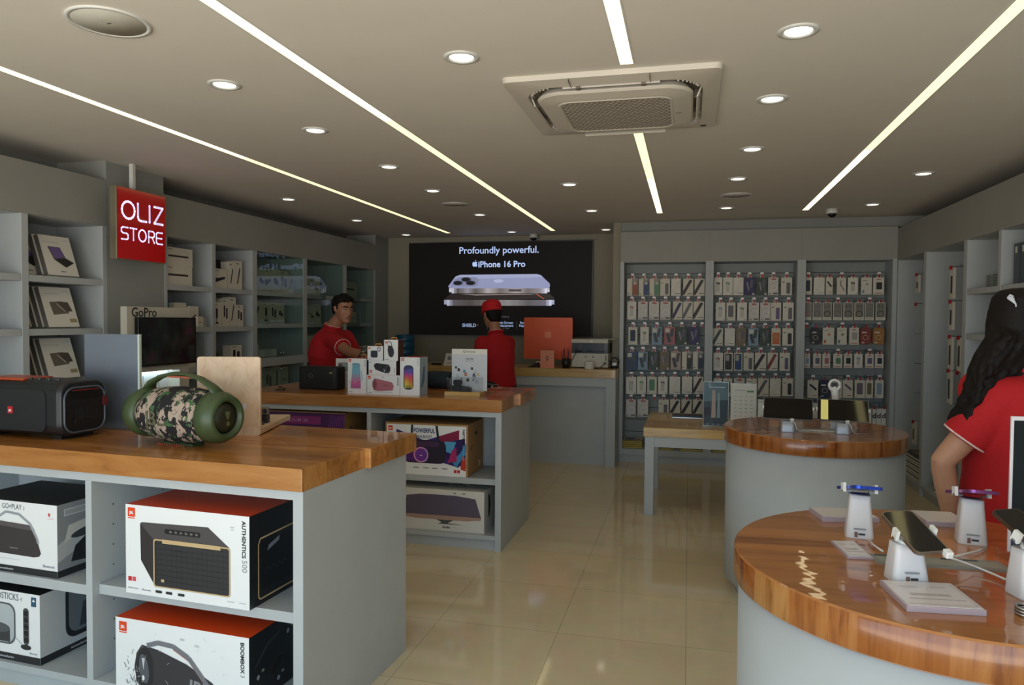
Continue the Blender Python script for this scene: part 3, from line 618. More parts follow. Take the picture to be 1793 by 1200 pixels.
mb.tube([(.34, .12, h), (.345, .12, h+.015), (.38, .12, h+.024), (.44, .12, h+.024), (.475, .12, h+.015), (.48, .12, h)], .004, C('8d8c88'))
place(mb, 'monitor_box', 'pale carton with a wide purple grey dome shaped screen pictured, lowest shelf', 'box', on2(-.62-.12, .03, .1005), D2)
w, h, d = .60, .25, .36
mb = MB().box(0, w, 0, d, 0, h, KR); f_ = front(0, 0, 0); mb.rect(f_, 0, 0, w, h-.006, C('4b1f5c')); mb.rect(f_, .0, h-.085, .42, h-.03, C('8c2f78'), .0009)
mb.text(f_, 'PARTYBOX', .02, h-.068, .1, WH, .0014, bold=.03, width=.17); mb.text(f_, 'CLUB 120', .20, h-.068, .1, C('c9a5cf'), .0014, width=.12)
for i in range(9): mb.line(f_, [(.44+i*.018, 0), (.50+i*.012, h-.02)], .0022, C('9a5ab0'), .0012)
jbl(mb, f_, w-.06, .10, .035, .0012, C('e06a30')); sd = side(w, 0, 0); mb.rect(sd, .08, .12, .10, .15, DK2); mb.text(sd, 'PARTYBOX', .12, .125, .025, C('5d4526'), .001)
place(mb, 'speaker_box', 'flat topped brown box with a purple printed front, behind the tiny camera', 'box', on2(-1.715, .035, .605), D2)
place(MB().box(0, .6, 0, .36, 0, .14, KR, front=C('4b1f5c')), 'speaker_box', 'plain brown box underneath the purple printed one', 'box', on2(-1.715, .035, .4648), D2)

# ------------------------------------------------------------------ standing on the nearest counter
# party speaker
w, h, d = .50, .245, .235
ps = thing('party_speaker', 'black party speaker with an orange topped deck, on the nearest counter', 'speaker', on1(-1.245-w, .135), R(D1))
BS = mat('speaker_shell', '#1e2024', .38, nz=.05, nscale=60); BG = mat('speaker_mesh', '#16181d', .6, nz=.5, nscale=900, bump=.4)
prof = rrect(0, .014, d, h, .055, 7)
mb = MB(); mb.loft([[Vector((x, a*.94+.007 if x in (0.0, w) else a, b*.96+.006 if x in (0., w) else b)) for a, b in prof] for x in (0.0, .02, w-.02, w)], BS, False)
obj('shell', mb, ps, bevel=.006)
mb = MB(); mb.prism(front(0, 0, 0), rrect(.03, .035, w-.075, h-.035, .03, 6), .004, BG, h=-.001); obj('front_grille', mb, ps)
mb = MB(); fB = Fr((0, -.003, 0), (1, 0, 0), (0, 0, 1)); mb.rr(fB, .215, .105, .245, .135, .003, C('b5202a'), .0015); mb.text(fB, 'JBL', .230, .114, .1, WH, .0022, 'c', bold=.05, width=.018); obj('badge', mb, ps, label='small red square badge')
sd = side(w, 0, 0); mb = MB(); mb.prism(sd, rrect(.02, .03, d-.02, h-.03, .045, 7), .004, C('101114', .5), h=-.001); obj('end_cap', mb, ps)
mb = MB(); pr = rrect(.018, .028, d-.018, h-.028, .048, 8); mb.tube([sd(a, b, .003) for a, b in pr+pr[:1]], .0045, mat('rim_gloss_grey', '#4b525c', .25)); obj('end_ring', mb, ps)
mb = MB(); mb.rr(sd, .05, h-.078, d-.045, h-.042, .012, C('050506'), .005); mb.line(sd, [(.055, h-.040), (d-.05, h-.040)], .004, C('7d1f22'), .0055); obj('carry_handle', mb, ps)
mb = MB(); mb.text(sd, 'JBL', .06, .085, .06, C('24262b', .3), .0045, bold=.02); obj('embossed_name', mb, ps)
mb = MB(); mb.box(.03, w*.52, .03, d-.06, h-.004, h+.006, C('b04a26', .35)); obj('deck_pad', mb, ps, bevel=.004, label='orange deck pad')
mb = MB()
for i in range(7): mb.cyl((.27+i*.026, .06+(i % 2)*.012, h-.003), .008, .011, DKG, seg=14)
obj('control_knobs', mb, ps)
mb = MB(); mb.box(w-.001, w+.012, d-.03, d-.012, .13, .17, C('5c1c20')); obj('strap_tag', mb, ps)
for x in (.05, w-.09): obj('foot', MB().box(x, x+.05, .04, d-.04, 0, .016, BLACK), ps)
# grey panel
gp = thing('metal_board', 'blank blue grey metal panel standing upright between the two big speakers', 'board', on1(-1.475, .46), R(D1+6))
PM = mat('satin_aluminium', '#8d97a6', .28, metal=.65)
obj('panel', MB().box(0, .285, 0, .014, 0, .437, PM), gp, bevel=.002); obj('edge', MB().box(.2855, .292, 0, .014, 0, .437, mat('pale_green_edge', '#c4cfbf', .4)), gp); obj('rear_foot', MB().box(.08, .2, .015, .12, 0, .012, PM), gp)
obj('mark', MB().text(front(0, 0, 0), '+', .142, .27, .03, C('9aa0ab', .3), .0006, 'c'), gp)
# camouflage boombox: axis along local x, tapered barrel with flared ends
def camo():
    m = bpy.data.materials.new('camouflage_mesh'); m.use_nodes = True; nt = m.node_tree; P = nt.nodes['Principled BSDF']; N = nt.nodes.new; K = nt.links.new
    tc = N('ShaderNodeTexCoord'); mp = N('ShaderNodeMapping'); K(tc.outputs['Object'], mp.inputs['Vector']); mp.inputs['Scale'].default_value = (1.1, 1, .75); mp.inputs['Rotation'].default_value = (0, R(-38), 0)
    cur = None
    for i, (sc, pos, c) in enumerate([(19, .49, '#17161a'), (27, .565, '#40613c'), (23, .57, '#17161a')]):
        n = N('ShaderNodeTexNoise'); n.inputs['Scale'].default_value = sc; n.inputs['Detail'].default_value = 5; n.inputs['Roughness'].default_value = .62; n.inputs['Distortion'].default_value = .3
        v = N('ShaderNodeVectorMath'); v.operation = 'ADD'; v.inputs[1].default_value = (i*3.7, i*1.9, i*5.1); K(mp.outputs[0], v.inputs[0]); K(v.outputs[0], n.inputs['Vector'])
        r = N('ShaderNodeMath'); r.operation = 'GREATER_THAN'; r.inputs[1].default_value = pos; K(n.outputs['Fac'], r.inputs[0])
        x = N('ShaderNodeMix'); x.data_type = 'RGBA'; x.inputs['A'].default_value = (*lin('#ab998b'), 1); x.inputs['B'].default_value = (*lin(c), 1); K(r.outputs[0], x.inputs['Factor'])
        if cur: K(cur, x.inputs['A'])
        cur = x.outputs['Result']
    K(cur, P.inputs['Base Color']); P.inputs['Roughness'].default_value = .85
    return m
CAMO = camo(); OLV = mat('olive_rubber', '#3f4f31', .4, nz=.05, nscale=50)
bb = thing('camouflage_speaker', 'camouflage portable speaker with a green carry handle, lying on wood', 'speaker', on1(-.735, .255), R(D1-6))
ax, Lb, Rb = (1, 0, 0), .40, .105
bb.scale = (1.03, 1.06, 1.06)
zc = .115
def barrel(prof, m, seg=48): return MB().lathe([(r, x) for x, r in prof], m, (0, 0, zc), ax, seg, caps=True)
P = [(-.165, .085), (-.12, .097), (-.06, .105), (0, .108), (.06, .106), (.12, .099), (.165, .090)]
obj('mesh_body', barrel(P, CAMO), bb, label='camouflage fabric barrel')
obj('end_bumper', barrel([(.158, .088), (.165, .098), (.205, .096), (.235, .083), (.243, .070), (.238, .064), (.222, .060)], OLV), bb)
obj('end_bumper', barrel([(-.222, .06), (-.238, .064), (-.243, .070), (-.235, .082), (-.205, .094), (-.165, .096), (-.158, .086)], OLV), bb)
mb = barrel([(.222, .0595), (.2225, .053), (.230, .050), (.234, .02), (.234, .004)], mat('bass_radiator', '#2a2a1e', .35)); obj('radiator', mb, bb)
sd = side(.2345, 0, zc); mb = MB(); mb.poly(sd, [(-.014, .024), (.014, .024), (.005, -.006), (-.003, -.006)], C('5c5e3c')); mb.ell(sd, .002, -.022, .009, .009, C('5c5e3c')); obj('radiator_mark', mb, bb)
hp = [(-.185, 0, zc+.088), (-.165, 0, zc+.118), (-.11, 0, zc+.142), (-.04, 0, zc+.155), (.03, 0, zc+.155), (.10, 0, zc+.14), (.155, 0, zc+.115), (.19, 0, zc+.088)]
mb = MB(); mb.tube([Vector(p) for p in hp], [.014, .013, .011, .011, .011, .011, .013, .015], OLV, 12, flat=.7); mb.tube([Vector(p)+Vector((0, 0, 0)) for p in hp], [.03, .024, .020, .019, .019, .020, .024, .03], OLV, 10, flat=.42, up=(0, 0, 1)); obj('carry_handle', mb, bb)
mb = MB()
for i in range(16):
    a = (i-7.5)*.0085; mb.box(a-.002, a+.002, -.014, .014, zc+.140, zc+.147, C('c26a52'))
obj('grip_pad', mb, bb, label='salmon coloured grip studs')
mb = MB()
for i, (a, b) in enumerate([(-.075, 'J'), (-.035, 'B'), (.005, 'L')]):
    pass
vs, fs = text_mesh('JBL', .02); P2 = []; sz = .075
for v in vs:
    x, y = -.075+v[0]*sz, -.03+v[1]*sz; rr_ = .1085*math.sqrt(max(0, 1-(x/.42)**2)); an = y/rr_
    P2.append((x, -rr_*math.cos(an)-.0018, zc+rr_*math.sin(an)))
mb.add(P2, fs, C('5a5b45', .5)); obj('raised_name', mb, bb)
mb = MB(); mb.box(-.085, .085, -.03, .03, 0, .010, OLV)
for i in range(12): mb.box(-.08+i*.0125, -.076+i*.0125, -.048, -.044, 0, .008, C('c0523c'))
obj('base_foot', mb, bb, bevel=.001)
# birch board stand with a tiny camera
bs = thing('board_stand', 'pale birch board standing upright on a low wooden plinth', 'display stand', on1(-.835, .455), R(D1+20))
obj('upright_board', MB().prism(front(0, 0, 0), rrect(0, 0, .272, .345, .012, 5), -.018, WOODB), bs)
obj('plinth', MB().box(.02, .272, .018, .50, .004, .028, WOODB), bs, bevel=.002)
mb = MB(); f_ = front(0, 0, 0)
mb.text(f_, 'lly', .155, .105, .07, C('d5d9de'), .001, bold=.06, sx=.9); obj('cut_out_letters', mb, bs, label='white cut out letters')
mb = MB(); mb.cyl((.2725, .03, .05), .008, .006, DKG, ax=(1, 0, 0)); mb.cyl((.2725, .03, .10), .007, .005, DKG, ax=(1, 0, 0)); obj('screw_knob', mb, bs)
bp_ = bs.matrix_basis @ Vector((0, 0, 0)); M_ = Matrix.Translation(on1(-.835, .455)) @ Matrix.Rotation(R(D1+20), 4, 'Z')
ca = thing('action_camera', 'tiny silver and black action camera on the birch plinth', 'camera', M_ @ Vector((.22, .20, .0285)), R(20))
obj('base', MB().box(-.03, .03, -.025, .025, 0, .038, BLACK), ca, bevel=.003); obj('camera_body', MB().box(-.024, .03, -.015, .015, .038, .072, mat('silver_body', '#8f8878', .35, metal=.5)), ca, bevel=.003)
obj('lens', MB().cyl((.016, -.015, .055), .011, .009, BLACK, ax=(0, -1, 0)), ca)
# ------------------------------------------------------------------ packets hanging on the slatwall
CARD = C('ded8ca', .6); CARD2 = C('e6e2d8', .6)
def packet(style, col, w, h):
    """one hanging packet, origin at its top centre, facing -Y; returns a mesh builder and words"""
    mb = MB(); f_ = front(-w/2, 0, -h); c = C(col, .5); d = .016; base = CARD
    if style in 'fF': base = CARD2
    if style == 'B': base = c
    if style == 'P':                                   # round shouldered pouch
        mb.prism(front(-w/2, 0, -h), rrect(0, 0, w, h, .03, 5), -.03, c); f = f_
        mb.ringp(f, w*.5, h*.42, w*.26, w*.05, C('c9b48a')); mb.rect(f, w*.15, h*.68, w*.6, h*.76, CARD); mb.rect(f, w*.15, h*.08, w*.4, h*.14, CARD); return mb
    mb.box(-w/2, w/2, 0, d, -h, 0, base)
    mb.poly(f_, [(w*.5-.022, h), (w*.5+.022, h), (w*.5+.016, h+.016), (w*.5-.016, h+.016)], base, .0)
    if style == 'H':                                   # half card, half coloured phone case
        mb.rect(f_, w*.45, 0, w, h*.98, C('8f8c84')); mb.rr(f_, w*.5, h*.04, w*.97, h*.86, .012, c, .0012); mb.ell(f_, w*.72, h*.74, w*.17, w*.17, C('b9b2a4'), .0018, 14); mb.rect(f_, w*.1, h*.08, w*.2, h*.14, DK2)
    elif style == 'D':                                 # diagonal phone case
        mb.poly(f_, [(0, h*.06), (w*.12, h*.05), (w*.88, h*.86), (w*.84, h*.93), (w*.62, h*.92), (0, h*.28)], c, .0012); mb.rect(f_, w*.42, h*.10, w*.95, h*.14, C('77706a'))
    elif style == 'f':                                 # faint line drawing
        mb.line(f_, [(w*.15, h*.12), (w*.75, h*.88), (w*.9, h*.80), (w*.32, h*.08)], .0025, C('bcb4a4')); mb.rect(f_, w*.42, h*.10, w*.92, h*.13, c)
    elif style == 'F':
        mb.rr(f_, w*.3, h*.18, w*.68, h*.78, .012, C('c5c0b4')); mb.ell(f_, w*.38, h*.68, .01, .01, c, .001, 10); mb.ell(f_, w*.6, h*.66, .01, .01, c, .001, 10); mb.rect(f_, w*.78, h*.05, w*.92, h*.09, GY)
    elif style == 'T':                                 # two tilted phones on a tinted card
        mb.rect(f_, .0, 0, w, h, c, .0007); mb.poly(f_, [(w*.12, h*.62), (w*.42, h*.68), (w*.62, h*.26), (w*.66, h*.14), (w*.36, h*.12)], C('24252b'), .0013); mb.poly(f_, [(w*.5, h*.5), (w*.62, h*.9), (w*.92, h*.95), (w*.8, h*.45), (w*.62, h*.42)], C('38383e'), .0016); mb.rect(f_, w*.08, h*.7, w*.5, h*.92, CARD, .001)
    elif style == 'G':                                 # coloured card with phones
        mb.rect(f_, 0, 0, w, h, c, .0007); mb.poly(f_, [(w*.2, h*.7), (w*.34, h*.76), (w*.5, h*.3), (w*.4, h*.22)], C('8a8794'), .0013); mb.poly(f_, [(w*.5, h*.45), (w*.62, h*.88), (w*.85, h*.85), (w*.72, h*.38)], C('5a586a'), .0013); mb.rect(f_, w*.78, h*.02, w*.95, h*.12, CARD, .0012)
    elif style == 'S':                                 # upright phone on white
        mb.rr(f_, w*.5, h*.08, w*.86, h*.72, .01, c, .0012); mb.rect(f_, w*.1, h*.72, w*.34, h*.77, C('5e7a4a'))
    elif style == 'M':                                 # centred phone on white
        mb.rr(f_, w*.2, h*.2, w*.78, h*.84, .012, c, .0012); mb.rect(f_, w*.1, h*.06, w*.2, h*.12, GY)
    elif style == 'K':                                 # cable pack
        mb.rect(f_, .0, 0, w, h, C('cfc9c4'), .0007); mb.ringp(f_, w*.55, h*.45, w*.30, .004, C('f4f4f2'), .0013); mb.ringp(f_, w*.5, h*.5, w*.30, .0035, C('8a8785'), .0012, 30, 330); mb.rect(f_, w*.5, h*.06, w*.95, h*.13, C('3c3836'), .001); mb.rect(f_, w*.05, h*.06, w*.3, h*.11, GY, .001); mb.rect(f_, w*.3, h*.86, w*.75, h*.95, C('b05a52'), .001)
    elif style == 'R':                                 # watch band ring window
        mb.rect(f_, w*.08, h*.17, w*.94, h*.97, C('817f76'), .0008); mb.ringp(f_, w*.5, h*.36, w*.36, .007, c, .0014, 0, 180); mb.ringp(f_, w*.5, h*.36, w*.36, .005, c, .0014, 180, 360); mb.rect(f_, w*.3, h*.7, w*.36, h*.88, c, .0014); mb.rect(f_, w*.62, h*.7, w*.68, h*.88, c, .0014); mb.rect(f_, w*.15, h*.06, w*.8, h*.09, GY)
    elif style == 'W':                                 # small gadget on white
        mb.rr(f_, w*.28, h*.3, w*.82, h*.72, .008, c, .0012); mb.rect(f_, w*.15, h*.06, w*.85, h*.10, C('c0453c')); mb.rect(f_, w*.3, h*.85, w*.7, h*.9, C('b9574e'))
    elif style == 'L':                                 # long slanting stick
        mb.line(f_, [(w*.45, h*.72), (w*.38, h*.6), (w*.85, h*.22)], .007, c); mb.ringp(f_, w*.42, h*.78, .009, .003, c)
    elif style == 'A':                                 # adapter drawn slanting
        mb.poly(f_, [(w*.15, h*.72), (w*.3, h*.8), (w*.88, h*.52), (w*.8, h*.4)], c, .0012); mb.rect(f_, w*.5, h*.12, w*.85, h*.16, C('b9574e')); mb.line(f_, [(w*.15, h*.4), (w*.4, h*.5)], .003, GY)
    elif style == 'O':
        mb.rect(f_, w*.1, h*.08, w*.9, h*.75, c, .0009); mb.ell(f_, w*.5, h*.5, w*.28, w*.28, C('c87848'), .0013, 16)
    elif style == 'N':                                 # plain white with tiny print
        mb.rect(f_, w*.15, h*.8, w*.55, h*.83, GY); mb.ell(f_, w*.55, h*.6, .012, .012, c, .0012, 12); mb.rect(f_, w*.1, h*.08, w*.3, h*.28, c, .001)
    elif style == 'Q':                                 # case pack with frame
        mb.rr(f_, w*.04, h*.03, w*.96, h*.97, .012, CARD, .0008); mb.rr(f_, w*.1, h*.06, w*.9, h*.94, .012, c, .0013); mb.rr(f_, w*.2, h*.55, w*.6, h*.88, .008, C('a9a7a2'), .0018)
    return mb
STY = dict(H='half card packet, %s case', D='packet with slanting %s case', f='packet with %s line drawing', F='packet with clear case, %s dots', T='%s packet with two black phones',
           G='%s packet with crossed phones', S='packet with upright %s phone', M='packet with centred %s phone', K='%s charging cable packet', R='packet with %s watch band ring', W='short packet with %s gadget',
           L='packet with slanting %s stick', A='packet with slanting %s adapter', O='%s fronted small packet', N='plain packet, small %s print', Q='framed packet with a %s case', P='%s pouch with round emblem')
CN = dict(or_='a0552f', bl='2f4a78', gn='5c8a6c', gy='6b6772', br='3a2a2a', dk='2c2b2e', pu='33285e', pk='b06a72', tn='7a6a52', lb='86a0b8', dg='3c4a40', oc='c8703c', db='1f2a44', nv='222c4a', sa='b9a39c', rg='8a8c80', wh='a8a49c', mv='6a5a88', rd='8a3a34', ye='a8743a')
CW = dict(or_='orange', bl='blue', gn='green', gy='grey', br='dark brown', dk='black', pu='purple', pk='pink', tn='tan', lb='light blue', dg='dark green', oc='bright orange', db='midnight blue', nv='navy', sa='salmon', rg='grey green', wh='whitish', mv='mauve', rd='red brown', ye='ochre')
ROWS = [  # bay, row, y top, y bottom, items x0-x1:style:colour
 (0, 0, 488, 518, '1098-1117:H:or_ 1118-1136:H:bl 1137-1155:H:gn 1156-1173:S:gy 1175-1192:f:bl 1196-1214:D:br 1216-1234:D:dk'),
 (0, 1, 528, 560, '1098-1114:F:pk 1117-1134:K:wh 1136-1154:K:sa 1156-1174:K:gy 1178-1195:D:pu 1196-1213:D:gy 1214-1233:D:br'),
 (0, 2, 573, 604, '1100-1116:M:db 1121-1136:F:gn 1141-1159:T:lb 1163-1182:T:pk 1184-1203:G:dg 1206-1224:G:pu 1227-1231:-:-'),
 (0, 3, 616, 648, '1097-1115:T:bl 1117-1134:T:lb 1136-1153:G:dg 1155-1172:G:tn 1174-1192:T:sa 1194-1212:H:dk 1213-1232:H:db'),
 (0, 4, 660, 691, '1096-1114:F:wh 1115-1131:F:gn 1133-1150:M:gn 1152-1169:F:gy 1172-1191:f:dk 1194-1212:f:gy 1214-1233:D:br'),
 (0, 5, 700, 731, '1096-1113:K:wh 1116-1135:K:pk 1143-1148:-:- 1153-1171:S:gy 1173-1191:D:dk 1193-1211:D:dk 1213-1232:D:dk'),
 (1, 0, 486, 517, '1250-1265:F:dk 1266-1283:F:gn 1284-1302:f:bl 1303-1322:G:pu 1325-1343:G:dg 1345-1363:K:dk 1368-1387:S:gy'),
 (1, 1, 530, 562, '1253-1270:F:lb 1272-1288:M:gy 1291-1308:F:gn 1311-1329:K:dk 1331-1349:K:wh 1350-1368:S:mv 1371-1390:S:gy'),
 (1, 2, 575, 606, '1248-1266:D:dg 1269-1287:f:tn 1289-1306:G:tn 1310-1328:T:lb 1332-1348:G:dg 1351-1367:O:oc 1370-1389:S:dk'),
 (1, 3, 618, 650, '1249-1266:F:pk 1268-1283:Q:dk 1285-1300:Q:bl 1302-1320:S:gy 1322-1342:D:dk 1344-1362:D:rd 1365-1383:S:mv'),
 (1, 4, 663, 695, '1249-1264:f:rd 1266-1282:M:dk 1285-1304:K:dk 1307-1325:N:rd 1327-1346:D:gy 1348-1367:f:wh 1370-1390:S:dk'),
 (2, 0, 486, 516, '1409-1422:M:nv 1425-1444:f:lb 1446-1458:A:dk 1466-1482:L:dk 1485-1503:F:dg 1508-1527:N:lb 1529-1548:W:dk'),
 (2, 1, 530, 561, '1409-1421:R:pk 1423-1439:R:mv 1441-1457:R:dk 1459-1475:R:gy 1477-1494:R:db 1496-1513:R:br 1515-1531:R:rg 1534-1551:R:dg'),
 (2, 2, 574, 604, '1410-1414:-:- 1420-1437:P:dk 1441-1461:N:oc 1466-1483:N:gn 1487-1504:W:wh 1507-1526:P:rd 1529-1549:P:ye'),
 (2, 3, 620, 645, '1409-1419:W:lb 1424-1438:W:gy 1440-1454:W:pk 1459-1475:W:gn 1478-1493:W:dk 1496-1511:F:lb 1515-1530:W:mv 1532-1547:W:nv'),
 (2, 4, 666, 698, '1414-1433:A:dk 1435-1454:P:db 1456-1474:A:gy 1476-1494:A:gy 1497-1515:M:gy 1516-1529:M:tn 1532-1547:M:lb')]
BW = ['desk bay', 'middle bay', 'corner bay']; RW = ['top', 'second', 'third', 'fourth', 'fifth', 'lowest']
HM = mat('hook_wire', '#7d7f82', .3, metal=1); TAGM = mat('price_tag_white', '#f2f2f0', .3)
def hook(pos, length, label, tagc=True, group='wire hooks on the slatwall', red=True, dirn=None):
    """pos: tip of the hook under the clip; length back to the board"""
    mb = MB(); mb.tube([(0, length, .012), (0, .0, .012), (0, -.006, .02)], .0022, HM, 6); mb.box(-.012, .012, length-.004, length, -.004, .026, HM)
    if tagc: mb.box(-.016, .016, -.006, -.004, .020, .040, TAGM)
    if red: mb.box(-.008, .008, -.014, -.004, -.012, .018, REDT); mb.poly(front(-.012, -.0145, -.016), [(0, .012), (.012, 0), (.024, .012), (.012, .026)], REDT)
    o = single('display_hook', mb, label, 'hook', pos, 0, group); return o
PYF = SY+.10
for b_, r_, ya, yb, items in ROWS:
    for i, it in enumerate(items.split()):
        xs, st, co = it.split(':'); x0, x1 = map(float, xs.split('-'))
        A = onY(x0, ya, PYF); B = onY(x1, yb, PYF); zt = onY((x0+x1)/2, ya, PYF).z; B.x = min(B.x, (.156, 1.046, 1.918)[b_]); xc = (A.x+B.x)/2; w = B.x-A.x-.004; h = A.z-B.z
        j = (i*7+r_*3+b_) % 4; yy = PYF+j*.006
        where = '%s in %s row, %s' % (ORD[i], RW[r_], BW[b_])
        hook((xc, yy-.002, zt+.012), BY-yy-.002, ('red clipped hook of packet %s' if st != '-' else 'empty hook with red clip, %s') % where, tagc=(b_ < 2 or i % 3 == 0))
        if st == '-': continue
        single('hanging_packet', packet(st, CN[co], w, h), '%s, %s' % (STY[st] % CW[co], where), 'packet', (xc, yy+.001, zt), 0, 'packets hanging on the slatwall')
# boxes on the deck of the slatwall
STR = C('c9b24a', .6); STD = C('55492a', .6)
def stack(mb, w, d, n, t=.019):
    for i in range(n):
        mb.box(0, w, 0, d, i*t, i*t+t*.62, STD); mb.box(.001, w-.001, .001, d-.001, i*t+t*.62, i*t+t, STR)
    return mb
for x0, x1, n, lb in ((1090, 1124, 4, 'in the bay beside the desk'), (1156, 1179, 3, 'behind the pine table leg'), (1191, 1230, 5, 'seen under the pine table'), (1244, 1276, 2, 'half hidden by the round table drum')):
    a = onY(x0, 790, SY+.06); b2 = onY(x1, 790, SY+.06); w = b2.x-a.x
    if a.x < .245 < b2.x: a.x = .245
    for k in range(n):
        mb = MB(); mb.box(0, w, 0, .2, 0, .013, STR); mb.box(.001, w-.001, .001, .199, .013, .020, STD)
        if k == n-1: f_ = top(0, 0, .02); mb.rect(f_, .004, .004, w-.004, .196, CARD); mb.rect(f_, w*.1, .03, w*.6, .17, C('55524e'), .001); mb.rect(f_, w*.65, .03, w*.9, .1, C('9a4a3a'), .001)
        single('flat_box', mb, 'flat yellow edged box, %s of its pile %s' % (['lowest', 'second', 'third', 'fourth', 'topmost'][k if k < n-1 else 4], lb), 'box', (a.x, SY+.06, .1405+k*.0202), 0, 'flat boxes on the slatwall deck')
# white boxes on the corner bay deck edge, seen over the round table
CT = C('e4e2dc', .5)
yy = SY+.10
a = onY(1419, 708, yy); b2 = onY(1450, 731, yy)
mb = MB().box(0, b2.x-a.x, 0, .05, 0, .30, CT); mb.text(front(0, 0, 0), 'CyberTech', .01, .22, .1, DK2, bold=.02, width=(b2.x-a.x)-.02)
single('accessory_box', mb, 'white accessory box with black lettering behind the tilted tablets', 'box', (a.x, yy, b2.z-.16), 0)
hook(((a.x+b2.x)/2, yy-.01, b2.z+.155), BY-yy+.006, 'hook carrying the lettered white accessory box', False)
for i, (x0, x1) in enumerate(((1502, 1511), (1512, 1526), (1528, 1534), (1535, 1543), (1544, 1553))):
    a = onY(x0, 716, yy); b2 = onY(x1, 750, yy); w = min(b2.x, 1.919)-a.x-.003
    mb = MB().box(0, w, 0, .06, 0, a.z-b2.z, CT); mb.text(front(0, 0, 0), 'd', w/2, .1, .07, DK2, align='c', bold=.03); mb.rect(front(0, 0, 0), w*.2, .02, w*.7, .03, GY)
    single('accessory_box', mb, 'narrow white box marked d, %s from the tablet, corner bay' % ORD[i], 'box', (a.x, yy, b2.z), 0, 'narrow white boxes hanging in the corner bay')
    hook((a.x+w/2, yy-.002, a.z+.01), BY-yy-.002, 'hook over the %s narrow white box in the corner bay' % ORD[i], False, red=(i % 2 == 0))
# side bays on the right wall: bare hooks, a few packets seen edge on
def rhook(y, z, label, red=True, L=.30):
    mb = MB(); mb.tube([(L, 0, 0), (0, 0, 0), (-.006, 0, .008)], .0025, HM, 6); mb.box(L-.004, L, -.012, .012, -.015, .015, HM)
    if red: mb.box(-.014, .004, -.008, .008, -.022, .008, REDT)
    return single('display_hook', mb, label, 'hook', (XR+.358-L, y, z), 0, 'wire hooks in the side bays')
BZ = [1.95, 1.68, 1.40, 1.13, .86, .60]
for i, z in enumerate(BZ):
    rhook(7.35, z, '%s hook from the top, corner side bay' % ORD[i], i in (0, 1, 5)); rhook(6.45, z, '%s hook from the top, second side bay, rear column' % ORD[i], i < 4)
    rhook(6.25, z-.004, '%s hook from the top, second side bay, front column' % ORD[i], i in (2, 3))
for y, z, h_, lb in ((7.35, 1.95, .16, 'topmost in the corner side bay'), (7.35, .60, .2, 'lowest in the corner side bay'), (6.45, 1.95, .24, 'topmost in the second side bay'), (6.45, 1.68, .22, 'under the topmost in the second side bay'), (6.45, 1.40, .26, 'middle pair in the second side bay, rear'), (6.25, 1.40, .26, 'middle pair in the second side bay, front'), (6.45, 1.13, .26, 'below the middle pair in the second side bay')):
    mb = MB(); mb.box(0, .016, -.042, .042, -h_, 0, CARD); f_ = Fr((-.0006, .042, -h_), (0, -1, 0), (0, 0, 1)); mb.rr(f_, .02, .04, .06, h_-.06, .01, DK2)
    single('hanging_packet', mb, 'white packet seen edge on, '+lb, 'packet', (XR+.062, y, z-.012), 0, 'packets in the side bays')
for y0, n, lb in ((7.08, 8, 'corner side bay'), (6.15, 4, 'second side bay')):
    for k in range(n):
        mb = MB(); mb.box(0, .26, 0, .5, 0, .014, CARD2); mb.box(.001, .259, .001, .499, .014, .024, C('55524a')); 
        if k == n-1: mb.rect(top(0, 0, .024), .02, .03, .24, .47, C('3c3b38')); mb.rect(top(0, 0, .024), .05, .08, .2, .42, C('8d8a80'), .001)
        single('flat_box', mb, 'flat printed box, %s from the deck, %s' % (ORD[k], lb), 'box', (XR+.03+(k % 2)*.006, y0, .1005+k*.0245), 0, 'flat boxes in the side bays')
# clear jars and cards on the open shelves behind the woman
AC = mat('smoky_plastic', '#6f7678', .3); 
for i, (y, w, h_) in enumerate(((5.55, .10, .22), (5.70, .10, .10), (5.82, .08, .09))):
    mb = MB().box(-.05, .05, -w/2, w/2, 0, h_, C('8d9490', .4)); 
    for q in range(5): mb.box(-.052, -.05, -w/2+.005, w/2-.005, .01+q*.018, .02+q*.018, C('5f655f'))
    single('accessory_tub', mb, ['tall clear tub of small parts on the top shelf', 'middle low clear tub on the top shelf', 'low clear tub against the upright on the top shelf'][i], 'tub', (XR+.15, y, 1.7505), 0, 'clear tubs on the side shelf')
for i, y in enumerate((4.95, 5.05, 5.15, 5.25)):
    single('file_box', MB().box(-.08, .08, -.035, .035, 0, .26, mat('slate_card', '#4c5760', .5)).rect(Fr((-.0806, .035, 0), (0, -1, 0), (0, 0, 1)), .02, .20, .05, .24, CARD), 'slate coloured upright box, %s in its row over the woman' % ORD[i], 'box', (XR+.13, y, 1.7505), 0, 'slate boxes on the side shelf')
